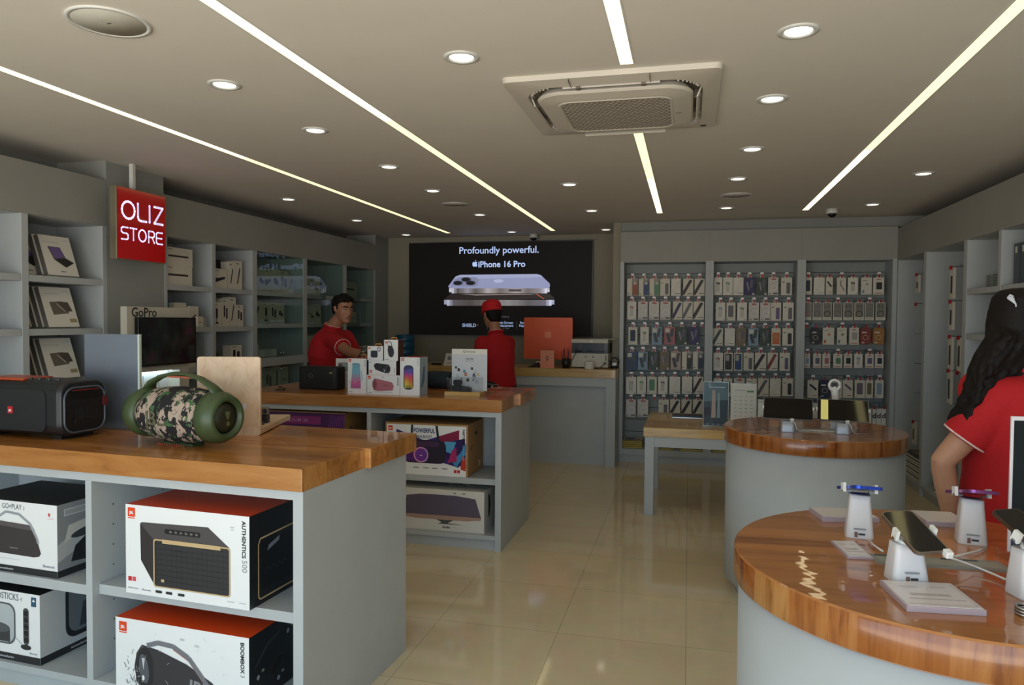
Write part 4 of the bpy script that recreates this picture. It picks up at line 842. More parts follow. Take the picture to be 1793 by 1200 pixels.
# ------------------------------------------------------------------ goods on the left hand shelves
def case_box(kind):
    """flat retail box leaning back against the next: 0.27 wide (y), 0.30 tall, facing +X"""
    w, h, d = .235, .265, .032
    mb = MB().box(-d, 0, 0, w, 0, h, CARD2, back=BK, top=CARD2, left=BK, front=C('6c6a68')); f_ = side(0, 0, 0)
    mb.rect(f_, .02, h-.048, .14, h-.042, LG); mb.rect(f_, .17, h-.03, .22, h-.025, LG)
    if kind == 0:
        mb.poly(f_, [(.05, .21-.02), (.14, .19), (.165, .12), (.075, .105)], C('2b2830'), .001); mb.poly(f_, [(.056, .186), (.136, .186), (.16, .124), (.08, .11)], C('77629a'), .0014)
        mb.poly(f_, [(.075, .104), (.165, .119), (.22, .09), (.15, .055)], C('2f2d2d'), .0016); mb.rect(f_, .10, .022, .14, .03, GY, .001)
    else:
        mb.poly(f_, [(.05, .165), (.15, .17), (.18, .09), (.06, .08)], C('6f665e'), .001); mb.poly(f_, [(.11, .17), (.19, .165), (.21, .105), (.16, .10)], C('574f49'), .0013); mb.line(f_, [(.10, .155), (.155, .10)], .004, CARD2, .0018); mb.rect(f_, .17, .03, .225, .055, C('a89a72'), .001)
    return mb
def leaning(y, z, n, kind, where):
    for i in range(n):
        o = single('keyboard_case_box', case_box(kind), 'leaning case box, %s of the group on %s' % (['foremost', 'second', 'third', 'rearmost'][i], where), 'box', (XL-.035-i*.0345, y-i*.012, z+.0005), 0, 'leaning case boxes')
        o.rotation_euler = (0, R(-18), 0)
for z, where, n in ((1.7515, 'the topmost shelf', 2), (1.4265, 'the shelf under the topmost', 4), (1.1015, 'the shelf behind the party speaker', 3)):
    leaning(3.70, z+.0085, n, 0 if z > 1.7 else 1, where)
    o = single('keyboard_case_box', case_box(0 if z > 1.2 else 1), 'leaning case box half behind the upright, on '+where, 'box', (XL-.16, 3.535, z+.0085), 0, 'leaning case boxes'); o.rotation_euler = (0, R(-18), 0); o.location.x = XL-.035-.0345*(n+.3)
def pbox(y0, y1, z, h, label, art=None, d=.12, colr='dcd7ca', x=XL-.05, cat='box', name='product_box', grp=None, **kw):
    w = y1-y0; mb = MB().box(-d, 0, 0, w, 0, h, C(colr, .6), **kw)
    if art: art(mb, side(0, 0, 0), w, h)
    return single(name, mb, label, cat, (x, y0, z), 0, grp)
def a_bar(mb, f, w, h): mb.rect(f, w*.15, h*.48, w*.85, h*.58, C('2f2d2d')); mb.line(f, [(w*.8, h*.6), (w*.72, h*.95)], .002, GY); mb.rect(f, w*.1, h*.88, w*.3, h*.92, GY)
def a_mic(mb, f, w, h): mb.ell(f, w*.18, h*.42, h*.14, h*.13, C('1c1c1e')); mb.poly(f, [(w*.25, h*.5), (w*.82, h*.62), (w*.84, h*.5), (w*.25, h*.32)], C('242426'), .001); mb.rect(f, w*.1, h*.88, w*.4, h*.93, GY)
def a_stand(mb, f, w, h): mb.rr(f, w*.38, h*.35, w*.62, h*.75, w*.08, C('1f1f21')); mb.rect(f, w*.47, h*.18, w*.53, h*.38, C('1f1f21'), .001); mb.ell(f, w*.5, h*.15, w*.24, h*.035, C('1f1f21'), .001); mb.rect(f, w*.15, h*.88, w*.5, h*.93, GY)
def a_two(mb, f, w, h): mb.rr(f, w*.2, h*.35, w*.42, h*.75, w*.06, C('232325')); mb.rr(f, w*.55, h*.28, w*.8, h*.66, w*.06, C('2d2d2f'), .001); mb.rect(f, w*.15, h*.88, w*.5, h*.93, GY)
def a_slant(mb, f, w, h): mb.poly(f, [(w*.25, h*.2), (w*.4, h*.2), (w*.75, h*.72), (w*.62, h*.78)], C('2a2526')); mb.rect(f, w*.15, h*.88, w*.5, h*.93, GY)
def a_blob(mb, f, w, h): mb.ell(f, w*.4, h*.5, w*.2, h*.13, C('2b2625')); mb.ell(f, w*.66, h*.42, w*.15, h*.1, C('3a3432'), .001)
def a_pink(mb, f, w, h): mb.poly(f, [(w*.2, h*.3), (w*.8, h*.5), (w*.7, h*.62), (w*.25, h*.45)], C('7a4a48'))
def a_drone(mb, f, w, h):
    mb.ringp(f, w*.32, h*.62, w*.13, w*.03, C('4a4844')); mb.line(f, [(w*.4, h*.55), (w*.6, h*.5), (w*.78, h*.4)], w*.05, C('3a3835')); mb.ell(f, w*.72, h*.36, w*.15, h*.08, C('2d2b29'), .001)
def a_strip(mb, f, w, h): mb.rect(f, w*.4, h*.12, w*.6, h*.85, C('50403a'))
def a_text(mb, f, w, h): mb.rect(f, w*.2, h*.4, w*.8, h*.5, GY)
e = .0212
# open unit beside the pillar
pbox(4.735, 5.06, 1.73+e, .15, 'long white soundbar box, lower of the pair', a_bar, .2); pbox(4.735, 5.065, 1.73+e+.1505, .14, 'long white soundbar box, upper of the pair', a_bar, .2)
pbox(4.74, 4.93, 1.405+e, .20, 'blue box peeping over the white display stand', None, .1, '2c6a9a', x=XL-.14); pbox(4.86, 5.00, 1.405+e, .19, 'white box with small orange print, over the screen', a_text, .05, x=XL-.06)
pbox(5.01, 5.12, 1.405+e, .165, 'small white box with a pink gadget', a_pink, .06, x=XL-.04); pbox(5.07, 5.125, 1.405+e, .085, 'low white box standing before the pink gadget box', a_text, .025, x=XL-.008); pbox(5.14, 5.17, 1.405+e, .08, 'slim pale box at the end of the low row', a_text, .05, x=XL-.03); pbox(5.18, 5.205, 1.405+e, .075, 'slimmest grey box at the end of the low row', None, .05, 'b5b3aa', x=XL-.03)
for i, (a, b2) in enumerate(((4.80, 4.95), (4.98, 5.10))): pbox(a, b2, 1.08+e, .2, ['white box with black parts behind the birch board', 'white box beside the parts box behind the birch board'][i], a_two, .1)
# microphone bay
y0 = 5.30
pbox(y0, y0+.10, 1.73+e, .22, 'tall white box at the back of the microphone bay', a_stand, .05, x=XL-.26); pbox(y0+.05, y0+.26, 1.73+e, .25, 'tall black box behind the handheld microphone box', None, .1, '17181a', x=XL-.14)
pbox(y0+.02, y0+.215, 1.73+e, .165, 'white box picturing a handheld microphone', a_mic, .08); pbox(y0+.235, y0+.32, 1.73+e, .235, 'white and black box with a boom microphone', a_slant, .08, top=BK); pbox(y0+.325, y0+.43, 1.73+e, .25, 'taller white box with a boom microphone', a_slant, .08)
pbox(y0+.0, y0+.135, 1.405+e, .205, 'white box with a standing microphone', a_stand, .08); pbox(y0+.145, y0+.235, 1.405+e, .24, 'white topped black box with two microphones', a_two, .08, top=BK); pbox(y0+.245, y0+.335, 1.405+e, .255, 'tall narrow white box with a tripod', a_slant, .08); pbox(y0+.345, y0+.445, 1.405+e, .19, 'shorter white box with small microphones', a_two, .08)
pbox(y0+.26, y0+.42, 1.08+e, .16, 'small white box with two black cups, above the birch board', a_two, .08)
mb = MB().ball((0, 0, .05), .05, C('4a3f2c', .8), 14, 8)
for i in range(16):
    a = rnd.random()*6.28; mb.ball((math.cos(a)*.045, math.sin(a)*.045, .06+rnd.random()*.05), .014, rnd.choice([C('5c5236', .8), C('6a6048', .8), C('3c3426', .8)]), 8, 6)
single('trinket', mb, 'dark knobbly trinket left of the box with black cups', 'trinket', (XL-.10, y0+.08, 1.08+e), 0)
# glass cabinets
def row(y, z, specs, where, d=.10, x=XL-.10, grp='boxes behind glass'):
    for i, (w, h, art, c) in enumerate(specs):
        pbox(y, y+w-.004, z, h, 'beige box with print, %s on the %s' % (ORD[i], where), art, d, c, x=x, grp=grp); y += w
S1, S2, S3 = 1.73+e, 1.43+e, 1.131
row(5.90, S1, [(.15, .24, a_slant, 'c9c3b0'), (.12, .22, a_blob, 'cbc6b8'), (.12, .22, a_mic, 'c9c3b0'), (.14, .23, a_blob, 'cbc6b8'), (.15, .22, a_two, 'c9c3b0'), (.10, .2, a_slant, 'cbc6b8')], 'top shelf, first glass cabinet')
row(5.89, S2, [(.07, .22, a_pink, 'c9c3b0'), (.15, .21, a_slant, 'd0cab6'), (.15, .2, a_stand, 'c9c3b0'), (.12, .2, a_two, 'cbc6b8'), (.13, .2, a_blob, 'd0cab6')], 'second shelf, first glass cabinet')
row(5.90, S3, [(.17, .12, a_text, 'd9d6cc'), (.10, .07, None, 'e0ded6'), (.10, .06, a_text, 'd9d6cc'), (.10, .07, None, 'e0ded6')], 'low shelf, first glass cabinet')
row(5.93, S3, [(.12, .20, a_strip, 'a8a896'), (.10, .18, a_strip, 'b4b4a4'), (.10, .2, a_strip, 'a8a896')], 'rear of the low shelf, first glass cabinet', .06, XL-.26)
row(5.90, .76+e, [(.12, .27, a_strip, 'c5bfae'), (.14, .27, a_strip, 'cbc5b4'), (.14, .24, a_two, 'c5bfae'), (.14, .25, a_strip, 'cbc5b4'), (.14, .24, a_text, 'c5bfae')], 'shelf behind the lower glass doors, first cabinet')
row(6.79, S1, [(.16, .24, a_blob, 'c9c3b0'), (.28, .2, a_drone, 'cbc6b0')], 'top shelf, second glass cabinet')
row(6.79, S2, [(.14, .2, a_slant, 'c9c3b0'), (.18, .19, a_drone, 'cbc6b8'), (.14, .2, a_blob, 'c9c3b0')], 'second shelf, second glass cabinet')
row(6.79, S3, [(.16, .2, a_strip, 'c9c3b0'), (.14, .19, a_text, 'cbc6b8')], 'low shelf, second glass cabinet')
row(7.68, S1, [(.46, .19, a_bar, 'b4b09e')], 'top shelf, glass cabinet nearest the screen')
row(7.68, S2, [(.09, .13, a_text, 'cbc6b8')]*5, 'second shelf, glass cabinet nearest the screen', .08)
row(7.80, S3, [(.2, .12, a_text, 'cbc6b8'), (.16, .1, None, 'c9c3b0')], 'low shelf, glass cabinet nearest the screen')
# ------------------------------------------------------------------ store sign
SR = mat('sign_red_face_lit', '#b8060e', .15, em=.14, coat=.6); SL = mat('sign_letters_lit', '#dcd6ff', .3, em=.8); ALU = mat('brushed_aluminium', '#a9a18c', .35, metal=.7)
sg = thing('store_sign', 'square red light box with white lettering, hanging on the pillar', 'sign', (-3.72, 4.045, 1.885))
w, h = .462, .482
obj('casing', MB().box(0, .055, 0, w, 0, h, ALU), sg, bevel=.002)
f_ = side(.056, 0, 0); obj('red_face', MB().rect(f_, .005, .005, w-.005, h-.005, SR, .0005), sg, label='glossy red face')
def stroke(mb, f, pts, r, m, h_=.002):
    for (x0, y0), (x1, y1) in zip(pts, pts[1:]): mb.line(f, [(x0, y0), (x1, y1)], 2*r, m, h_)
    for x, y in pts: mb.ell(f, x, y, r, r, m, h_, 12)
def glyph(mb, ch, x, y, w, h, r):
    L = lambda *p: stroke(mb, f_, [(x+a*w, y+b*h) for a, b in p], r, SL)
    if ch == 'O': L(*[(.5+.5*math.cos(t*math.pi/8), .5+.5*math.sin(t*math.pi/8)) for t in range(17)])
    if ch == 'L': L((0, 1), (0, .2), (.1, .04), (.3, 0), (1, 0))
    if ch == 'I': L((.5, 0), (.5, 1))
    if ch == 'Z': L((0, 1), (1, 1), (0, 0), (1, 0))
    if ch == 'S': L((1, 1), (.2, 1), (0, .9), (0, .62), (.2, .52), (.8, .5), (1, .4), (1, .1), (.8, 0), (0, 0))
    if ch == 'T': L((0, 1), (1, 1)); L((.5, 1), (.5, 0))
    if ch == 'R': L((0, 0), (0, 1), (.75, 1), (1, .88), (1, .62), (.75, .48), (0, .48)); L((.6, .48), (1, 0))
    if ch == 'E': L((1, 1), (.2, 1), (0, .88), (0, .12), (.2, 0), (1, 0)); L((0, .5), (.9, .5))
mb = MB()
for ch, x, wd in (('O', .045, .115), ('L', .19, .08), ('I', .275, .05), ('Z', .345, .085)): glyph(mb, ch, x, .275, wd, .115, .0078)
for ch, x, wd in (('S', .04, .058), ('T', .117, .06), ('O', .195, .07), ('R', .29, .055), ('E', .365, .06)): glyph(mb, ch, x, .135, wd, .08, .0052)
obj('lettering', mb, sg, label='glowing white letters')
obj('hanger', MB().box(-.02, .01, .20, .225, h, CEIL-1.885-.001, WHITE), sg)
# ------------------------------------------------------------------ display stand with a screen on the pillar
GP = mat('stand_white', '#cdc8ba', .5); gs = thing('camera_stand', 'white camera display stand with a lit niche, in front of the pillar', 'display stand', (-3.60, 4.0, 0))
mb = MB(); mb.box(0, .05, 0, .60, 1.17, 1.57, GP).box(0, .05, 0, .04, .0, 1.17, GP).box(0, .05, .50, .60, 0, 1.17, GP).box(0, .05, .04, .50, 0, .88, GP).box(-.05, 0, .03, .51, .86, .88, GP).box(-.05, 0, .03, .51, 1.13, 1.15, GP).box(0, .05, .04, .5, 1.13, 1.17, GP)
mb.box(-.05, 0, .03, .04, .88, 1.13, GP).box(-.05, 0, .5, .51, .88, 1.13, GP).box(-.05, -.045, .04, .5, .88, 1.13, WHITE)
obj('housing', mb, gs); f_ = side(.05, 0, 0)
for i, c in enumerate(('3f93b0', '2f7f9c', '23272c')): obj('coloured_mark', MB().rect(f_, .12+i*.035, 1.47, .15+i*.035, 1.488, C(c)), gs)
mb = MB(); mb.text(f_, 'GoPro', .04, 1.505, .1, DK2, bold=.015, width=.23)
obj('lettering', mb, gs)
obj('niche_lamp', MB().box(-.03, .0, .06, .48, 1.124, 1.1295, mat('niche_lamp_lit', '#d8f4ff', .5, em=7)), gs, label='glowing niche lamp')
for i, y in enumerate((.10, .22, .36)):
    mb = MB(); mb.tube([(-.02, y-.02, .98), (-.02, y, 1.10), (-.02, y+.02, .98)], .0015, DKG, 5); mb.box(-.04, .0, y-.025, y+.03, .965, .982, BLACK); obj('camera_mount', mb, gs)
ms = thing('monitor', 'black flat screen on the white camera stand, showing a dim scene', 'screen', (-3.545, 4.06, 1.17), R(0))
def dimscr():
    m = bpy.data.materials.new('dim_picture_screen'); m.use_nodes = True; nt = m.node_tree; P = nt.nodes['Principled BSDF']; n = nt.nodes.new('ShaderNodeTexNoise'); n.inputs['Scale'].default_value = 9; n.inputs['Detail'].default_value = 3
    r = nt.nodes.new('ShaderNodeValToRGB'); e = r.color_ramp.elements; e[0].position = .42; e[0].color = (*lin('#08080a'), 1); e[1].position = .75; e[1].color = (*lin('#2c1420'), 1); q_ = e.new(.6); q_.color = (*lin('#121a14'), 1)
    tc = nt.nodes.new('ShaderNodeTexCoord'); nt.links.new(tc.outputs['Object'], n.inputs['Vector']); nt.links.new(n.outputs['Fac'], r.inputs['Fac']); nt.links.new(r.outputs['Color'], P.inputs['Emission Color'])
    P.inputs['Emission Strength'].default_value = .6; P.inputs['Base Color'].default_value = (.004, .004, .005, 1); P.inputs['Roughness'].default_value = .12; return m
obj('frame', MB().box(0, .03, 0, .575, 0, .33, mat('glossy_black', '#0b0b0c', .15)), ms, bevel=.002); obj('picture', MB().rect(side(.0305, 0, 0), .01, .012, .565, .322, dimscr()), ms)
obj('bracket', MB().box(-.004, 0, .2, .38, .1, .25, DKG), ms)
# ------------------------------------------------------------------ big screen on the back wall
TX0, TX1, TZ0, TZ1, TY = -3.513, -1.14, 1.305, 2.478, 8.80
tv = thing('video_screen', 'huge black advertising screen on the back wall, showing two phones', 'screen', (0, 0, 0))
obj('frame', MB().box(TX0, TX1, TY, YB-.001, TZ0, TZ1, mat('screen_frame', '#0d0d0e', .3)), tv)
def lit(c, e=1.0): return mat('screen_lit_'+c+'_%d' % int(e*100), '#'+c, .4, em=e)
tf = front(0, TY, 0)
def tp(x, y): p = onY(690+x/4.4825, 390+y/4.4825, TY); return (p.x, p.z)
def tpoly(mb, pts, m, h): mb.poly(tf, [tp(*p) for p in pts], m, h)
obj('panel', MB().rect(tf, TX0+.01, TZ0+.01, TX1-.01, TZ1-.01, mat('screen_black_lit', '#181614', .45, spec=.15, em=.30), .001), tv)
TWH = lit('a9bce8', .95)
def ttext(mb, s, x0, x1, yb, m=TWH, b=.015):
    a, c = tp(x0, yb), tp(x1, yb); mb = MB(); mb.text(tf, s, a[0], a[1], .1, m, .003, 'l', bold=b, width=c[0]-a[0]); obj('text_line', mb, tv)
APL = [(.0, .62), (.10, .67), (.24, .70), (.38, .64), (.46, .55), (.38, .47), (.345, .36), (.38, .24), (.48, .16), (.40, -.02), (.29, -.15), (.20, -.18), (.08, -.13), (0, -.115), (-.08, -.13), (-.20, -.18), (-.30, -.14), (-.42, .05), (-.47, .28), (-.44, .5), (-.34, .63), (-.22, .69), (-.10, .66)]
def apple(mb, fr, x, y, s, m, h=.001):
    mb.poly(fr, [(x+a*s, y+(b-.25)*s) for a, b in APL], m, h); mb.poly(fr, [(x+a*s, y+(b-.25)*s) for a, b in [(.0, .74), (.02, .86), (.10, .96), (.2, 1.0), (.19, .88), (.11, .78)]], m, h)
mb = MB(); ttext(mb, 'Profoundly powerful.', 513, 1135, 245, b=.01); ttext(mb, 'iPhone 16 Pro', 662, 1030, 350, b=.022); a = tp(635, 328); apple(mb, tf, a[0], a[1], .062*1.15, TWH, .003); obj('screen_logo', mb, tv); mb = MB()
W2 = lit('8fa0c4', .7); ttext(mb, 'SHIELD', 535, 645, 818, W2, .04); ttext(mb, '+', 652, 664, 812, lit('a03038', .6), .03); ttext(mb, 'Complimentary', 745, 905, 745, lit('5b6270', .55), 0)
ttext(mb, 'Front Screen', 800, 935, 793, W2, .03); ttext(mb, 'Replacement', 800, 937, 817, W2, .03); ttext(mb, '2 Year', 855, 905, 834, lit('5b6270', .5)); ttext(mb, 'Back Glass', 990, 1090, 793, W2, .03); ttext(mb, 'Replacement', 982, 1115, 817, W2, .03)
for x in (730, 962): mb = MB(); tpoly(mb, [(x, 775), (x+2, 775), (x+2, 838), (x, 838)], lit('5b6270', .4), .003); obj('divider_line', mb, tv)
mb = MB()
tpoly(mb, [(425, 500), (470, 440), (485, 422), (520, 410), (1120, 404), (1152, 412), (1222, 478), (1224, 505), (1214, 516), (436, 518)], lit('8b90b4', .85), .002)
tpoly(mb, [(470, 440), (485, 422), (520, 410), (1120, 404), (1152, 412), (1170, 428), (465, 446)], lit('9aa0c2', .85), .0025)
def band(stops, y0, y1, e, h):
    n = 40; xa, xb = stops[0][0], stops[-1][0]
    for q in range(n):
        a, b = xa+(xb-xa)*q/n, xa+(xb-xa)*(q+1)/n; m_ = (a+b)/2
        for (x0, c0), (x1, c1) in zip(stops, stops[1:]):
            if x0 <= m_ <= x1:
                f = (m_-x0)/(x1-x0); f = round(f*6)/6; c = ''.join('%02x' % int(int(c0[k:k+2], 16)*(1-f)+int(c1[k:k+2], 16)*f) for k in (0, 2, 4)); break
        e0 = 10 if q in (0, n-1) else 0; tpoly(mb, [(a, y0), (b, y0), (b, y1-e0), (a, y1-e0)], lit(c, e), h)
band([(432, 'b4b6c8'), (455, 'd0d2e0'), (500, '55504f'), (580, '8e8b95'), (640, '5c5553'), (740, 'a9a3a6'), (840, '6f6763'), (950, 'a09a9c'), (1060, '6c6563'), (1160, '8d8a93'), (1200, 'dcdeee'), (1221, '9a9cb0')], 516, 556, .8, .0022)
tpoly(mb, [(900, 524), (1000, 524), (1000, 541), (900, 541)], lit('4a4443', .7), .0028)
tpoly(mb, [(440, 560), (1222, 558), (1262, 598), (392, 606)], lit('2b2322', .6), .0018); tpoly(mb, [(520, 562), (1120, 560), (1060, 566), (640, 572)], lit('8d7f7c', .7), .0021); tpoly(mb, [(1120, 558), (1180, 598), (1176, 602), (1112, 560)], lit('c2562c', .8), .0024)
band([(393, '8d90a6'), (430, 'b9bcd0'), (470, '5d5a60'), (600, '4c4644'), (760, '7b7576'), (900, '8a8688'), (1060, '5d595c'), (1180, '6d6a78'), (1225, 'c9cfe8'), (1258, '9095b0')], 606, 653, .75, .0022)
tpoly(mb, [(450, 498), (480, 440), (520, 428), (640, 428), (668, 446), (655, 490), (630, 502)], lit('7e829e', .85), .0028)
for x, y in ((502, 474), (566, 447), (602, 474)):
    c = tp(x, y); mb.ell(tf, c[0], c[1], .066, .030, lit('3a3c50', .8), .0031); mb.ell(tf, c[0]-.004, c[1], .05, .022, lit('101018', .6), .0034)
c = tp(820, 458); mb.ell(tf, c[0], c[1], .065, .022, lit('a9aed0', .85), .003)
obj('phone_picture', mb, tv)
obj('camera_rail', MB().box(TX0+.2, TX1+.05, YB-.02, YB-.001, TZ1+.01, TZ1+.02, WALLG), tv)
# ------------------------------------------------------------------ things on the cash desk
def D(x, Y, z=DZ): return (onY(x, 640, Y).x, Y, z)
ORA = mat('computer_orange', '#e0603a', .4, metal=.15)
p = D(959, 7.80); im = thing('desktop_computer', 'orange desktop computer seen from behind on the desk', 'computer', p, R(-3))
obj('display_back', MB().prism(Fr((-.272, 0, .075), (1, 0, 0), (0, 0, 1)), rrect(0, 0, .544, .455, .012, 4), -.012, ORA), im, bevel=.002)
mb = MB(); apple(mb, front(0, 0, 0), 0, .34, .085, mat('orange_mark', '#ee8a66', .25, metal=.5), .0008); obj('logo', mb, im)
mb = MB(); mb.add([(-.07, -.002, .12), (.07, -.002, .12), (.07, -.10, .006), (-.07, -.10, .006), (-.07, .004, .12), (.07, .004, .12), (.07, -.092, .0), (-.07, -.092, .0)], [(0, 3, 2, 1), (4, 5, 6, 7), (0, 1, 5, 4), (2, 3, 7, 6), (0, 4, 7, 3), (1, 2, 6, 5)], mat('stand_silver', '#c3a598', .35, metal=.4)); mb.box(-.075, .075, -.10, .06, 0, .006, mat('stand_silver', '#c3a598')); obj('stand', mb, im, label='pale stand')
p = D(936, 7.56); mb = MB(); mb.add([(-.075, 0, 0), (.05, 0, 0), (.06, .08, 0), (-.03, .08, 0), (.02, .02, .05), (.04, .06, .05)], [(0, 1, 4), (1, 2, 5, 4), (2, 3, 5), (3, 0, 4, 5), (3, 2, 1, 0)], BLACK); single('black_pouch', mb, 'black crumpled pouch on the desk before the orange computer', 'pouch', p)
mb = MB(); mb.box(-.04, .04, 0, .05, .028, .055, WHITE).lathe([(.028, 0), (.03, .02), (.022, .0285)], WHITE); single('card_reader', mb, 'small white card reader on a round foot', 'card reader', D(945, 7.66), bevel=.002)
PKB = C('e79478', .5); mb = MB().box(-.075, .075, 0, .02, 0, .185, PKB); f_ = front(0, 0, 0); mb.ringp(f_, .0, .105, .013, .005, C('4a2b24'), sy=1.7); mb.rect(f_, -.003, .07, .003, .09, C('4a2b24')); single('pink_sign', mb, 'small salmon pink upright sign with a dark loop', 'sign', D(958, 7.50), R(-4))
ph = thing('pen_holder', 'dark pen holder crammed with pens between computer and printer', 'pen holder', D(991, 7.56)); obj('cup', MB().lathe([(.04, 0), (.045, .10), (.041, .10), (.037, .01)], BLACK, seg=18), ph)
for i in range(6):
    a = i*1.05; c_ = ['222222', '1f2a55', '7d1f22', '26302a', '3a3a3a', '5c3a2a'][i]; obj('pen', MB().tube([(math.cos(a)*.02, math.sin(a)*.02, .01), (math.cos(a)*.05+(.06 if i == 0 else 0), math.sin(a)*.045, .17+.02*(i % 3))], .004, C(c_), 6), ph)
p = D(1032, 7.62); pr = thing('printer', 'off white printer with a dark see-through middle on the desk end', 'printer', p, R(-2)); PW = mat('printer_shell', '#c6c0b2', .45)
mb = MB().box(-.195, .195, 0, .30, .008, .155, PW); f_ = front(0, 0, 0); mb.rect(f_, -.129, .012, -.127, .15, GY); mb.rect(f_, .128, .012, .13, .15, GY)
for x in (-.04, .036): mb.ell(f_, x, .118, .010, .010, C('77756e'))
for z in (.128, .108, .09): mb.ell(f_, .172, z, .009, .008, C('3c3a38'))
obj('base', mb, pr, bevel=.006)
mb = MB(); DP = mat('printer_dark', '#1b1c1f', .25)
for x0, x1 in ((-.19, -.16), (.155, .19)): mb.box(x0, x1, .01, .29, .155, .262, DP)
mb.box(-.16, .155, .01, .29, .155, .166, DP).box(-.16, .155, .26, .29, .166, .262, DP).box(-.08, -.04, .05, .1, .166, .18, DP); obj('paper_bay', mb, pr)
obj('lid', MB().box(-.195, .195, -.01, .30, .262, .305, PW), pr, bevel=.008); obj('lid_badge', MB().rect(front(0, -.0105, 0), .005, .272, .035, .296, C('dedbd0')), pr)
mb = MB(); mb.add([(.0, .02, .3065), (.26, .0, .3055), (.27, .22, .3055), (.02, .25, .3065), (.0, .02, .3095), (.26, .0, .3085), (.27, .22, .3085), (.02, .25, .3095)], [(4, 5, 6, 7), (3, 2, 1, 0), (0, 1, 5, 4), (1, 2, 6, 5), (2, 3, 7, 6), (3, 0, 4, 7)], PAPER)
single('paper_sheet', mb, 'loose white paper sheets overhanging the printer lid', 'paper', p, R(-2)); single('black_card', MB().box(0, .10, .03, .08, 0, .006, BLACK), 'flat black card lying on the printer lid papers', 'card', (p[0]+.02, p[1]+.03, p[2]+.31))
mb = MB(); 
for i in range(3): mb.lathe([(.047, i*.025), (.05, i*.025+.003), (.05, i*.025+.020), (.047, i*.025+.0235)], PAPER, seg=24)
single('round_tubs', mb, 'stacked round white tubs in front of the printer', 'tub', D(1032, 7.49))
mb = MB().tube([(.03, .0, .008), (.06, -.02, .006), (.10, -.01, .02), (.125, .03, .05), (.13, .04, .055)], .004, BLACK, 6); mb.box(.118, .142, .035, .065, .045, .07, BLACK); single('power_cable', mb, 'black cable hanging at the printer corner', 'cable', D(1036, 7.50))
gb = thing('green_bottle', 'tall green bottle holding a leafy plant between desk and slatwall', 'bottle', (-.815, 7.985, DZ)); obj('bottle', MB().lathe([(.03, 0), (.035, .01), (.035, .19), (.02, .23)], mat('green_glass', '#2f5a48', .2)), gb)
mb = MB(); rnd.seed(5)
for i in range(12):
    a = rnd.random()*6.28; r = .03+rnd.random()*.03; z = .22+rnd.random()*.1; x, y = math.cos(a)*r, math.sin(a)*r; mb.add([(0, 0, .2), (x-.012, y, z), (x*1.5, y*1.5, z+.02), (x+.012, y+.01, z)], [(0, 1, 2, 3)], mat('leaf_green', '#3f5a2a', .5))
obj('leaves', mb, gb)
jr = thing('desk_clock', 'small round black ring with a white face at the desk corner', 'clock', D(1076, 7.70), 0); mb = MB(); mb.tube([(math.cos(a*.45)*.045, 0, .065+math.sin(a*.45)*.045) for a in range(15)], .008, BLACK, 8); obj('ring', mb, jr); obj('face', MB().box(-.022, .022, -.015, .012, .028, .058, WHITE), jr); obj('base', MB().lathe([(.045, 0), (.04, .015)], BLACK), jr)
# left end of the desk
mb = MB(); mb.add([(-.07, 0, 0), (.06, 0, 0), (.05, .03, .13), (-.05, .03, .13), (-.07, .07, 0), (.06, .07, 0)], [(0, 1, 2, 3), (1, 5, 2), (5, 4, 3, 2), (4, 0, 3), (0, 4, 5, 1)], PAPER); f_ = Fr((-.06, -.001, 0), (1, 0, 0), (0, .22, .97)); mb.rect(f_, .035, .06, .075, .10, GY, .001); mb.rect(f_, .03, .02, .09, .03, C('b0aca2'), .001)
single('payment_card', mb, 'white folded counter card on the desk left of the man in a cap', 'card', D(787, 7.55)); single('card_terminal', MB().box(-.06, .05, -.02, .02, 0, .02, BLACK), 'flat black device beside the folded counter card', 'device', D(765, 7.60), bevel=.004)
wd = thing('water_dispenser', 'water dispenser with a blue jug behind the stacked boxes', 'water dispenser', (onY(708, 600, 8.3).x, 8.3, 0)); obj('body', MB().box(-.15, .15, -.15, .15, 0, .98, mat('dispenser_grey', '#8b9094', .4)), wd, bevel=.01); BJ = mat('blue_jug', '#245c7e', .15)
obj('jug', MB().lathe([(.03, .98), (.10, 1.03), (.125, 1.06), (.125, 1.12), (.118, 1.13), (.125, 1.14), (.125, 1.21), (.118, 1.22), (.125, 1.23), (.125, 1.28), (.10, 1.31), (.02, 1.315)], BJ, seg=32), wd, label='translucent looking blue jug')
ch = thing('glass_ornament', 'faceted clear glass ornament in front of the bare headed man', 'ornament', D(640, 7.55)); mb = MB(); rnd.seed(9)
obj('base', MB().lathe([(.06, 0), (.05, .02), (.02, .03)], BLACK), ch)
for i in range(26):
    a, z = rnd.random()*6.28, .05+rnd.random()*.14; r = .05*rnd.random(); mb.add([(math.cos(a)*r+q_[0]*.018, math.sin(a)*r+q_[1]*.018, z+q_[2]*.022) for q_ in ((1, 0, 0), (-1, 0, 0), (0, 1, 0), (0, -1, 0), (0, 0, 1), (0, 0, -1))], [(0, 2, 4), (2, 1, 4), (1, 3, 4), (3, 0, 4), (2, 0, 5), (1, 2, 5), (3, 1, 5), (0, 3, 5)], mat('cut_glass', '#cfd3cf', .08, metal=.8))
mb.tube([(0, 0, .02), (0, 0, .2)], .006, STEEL); obj('facets', mb, ch)

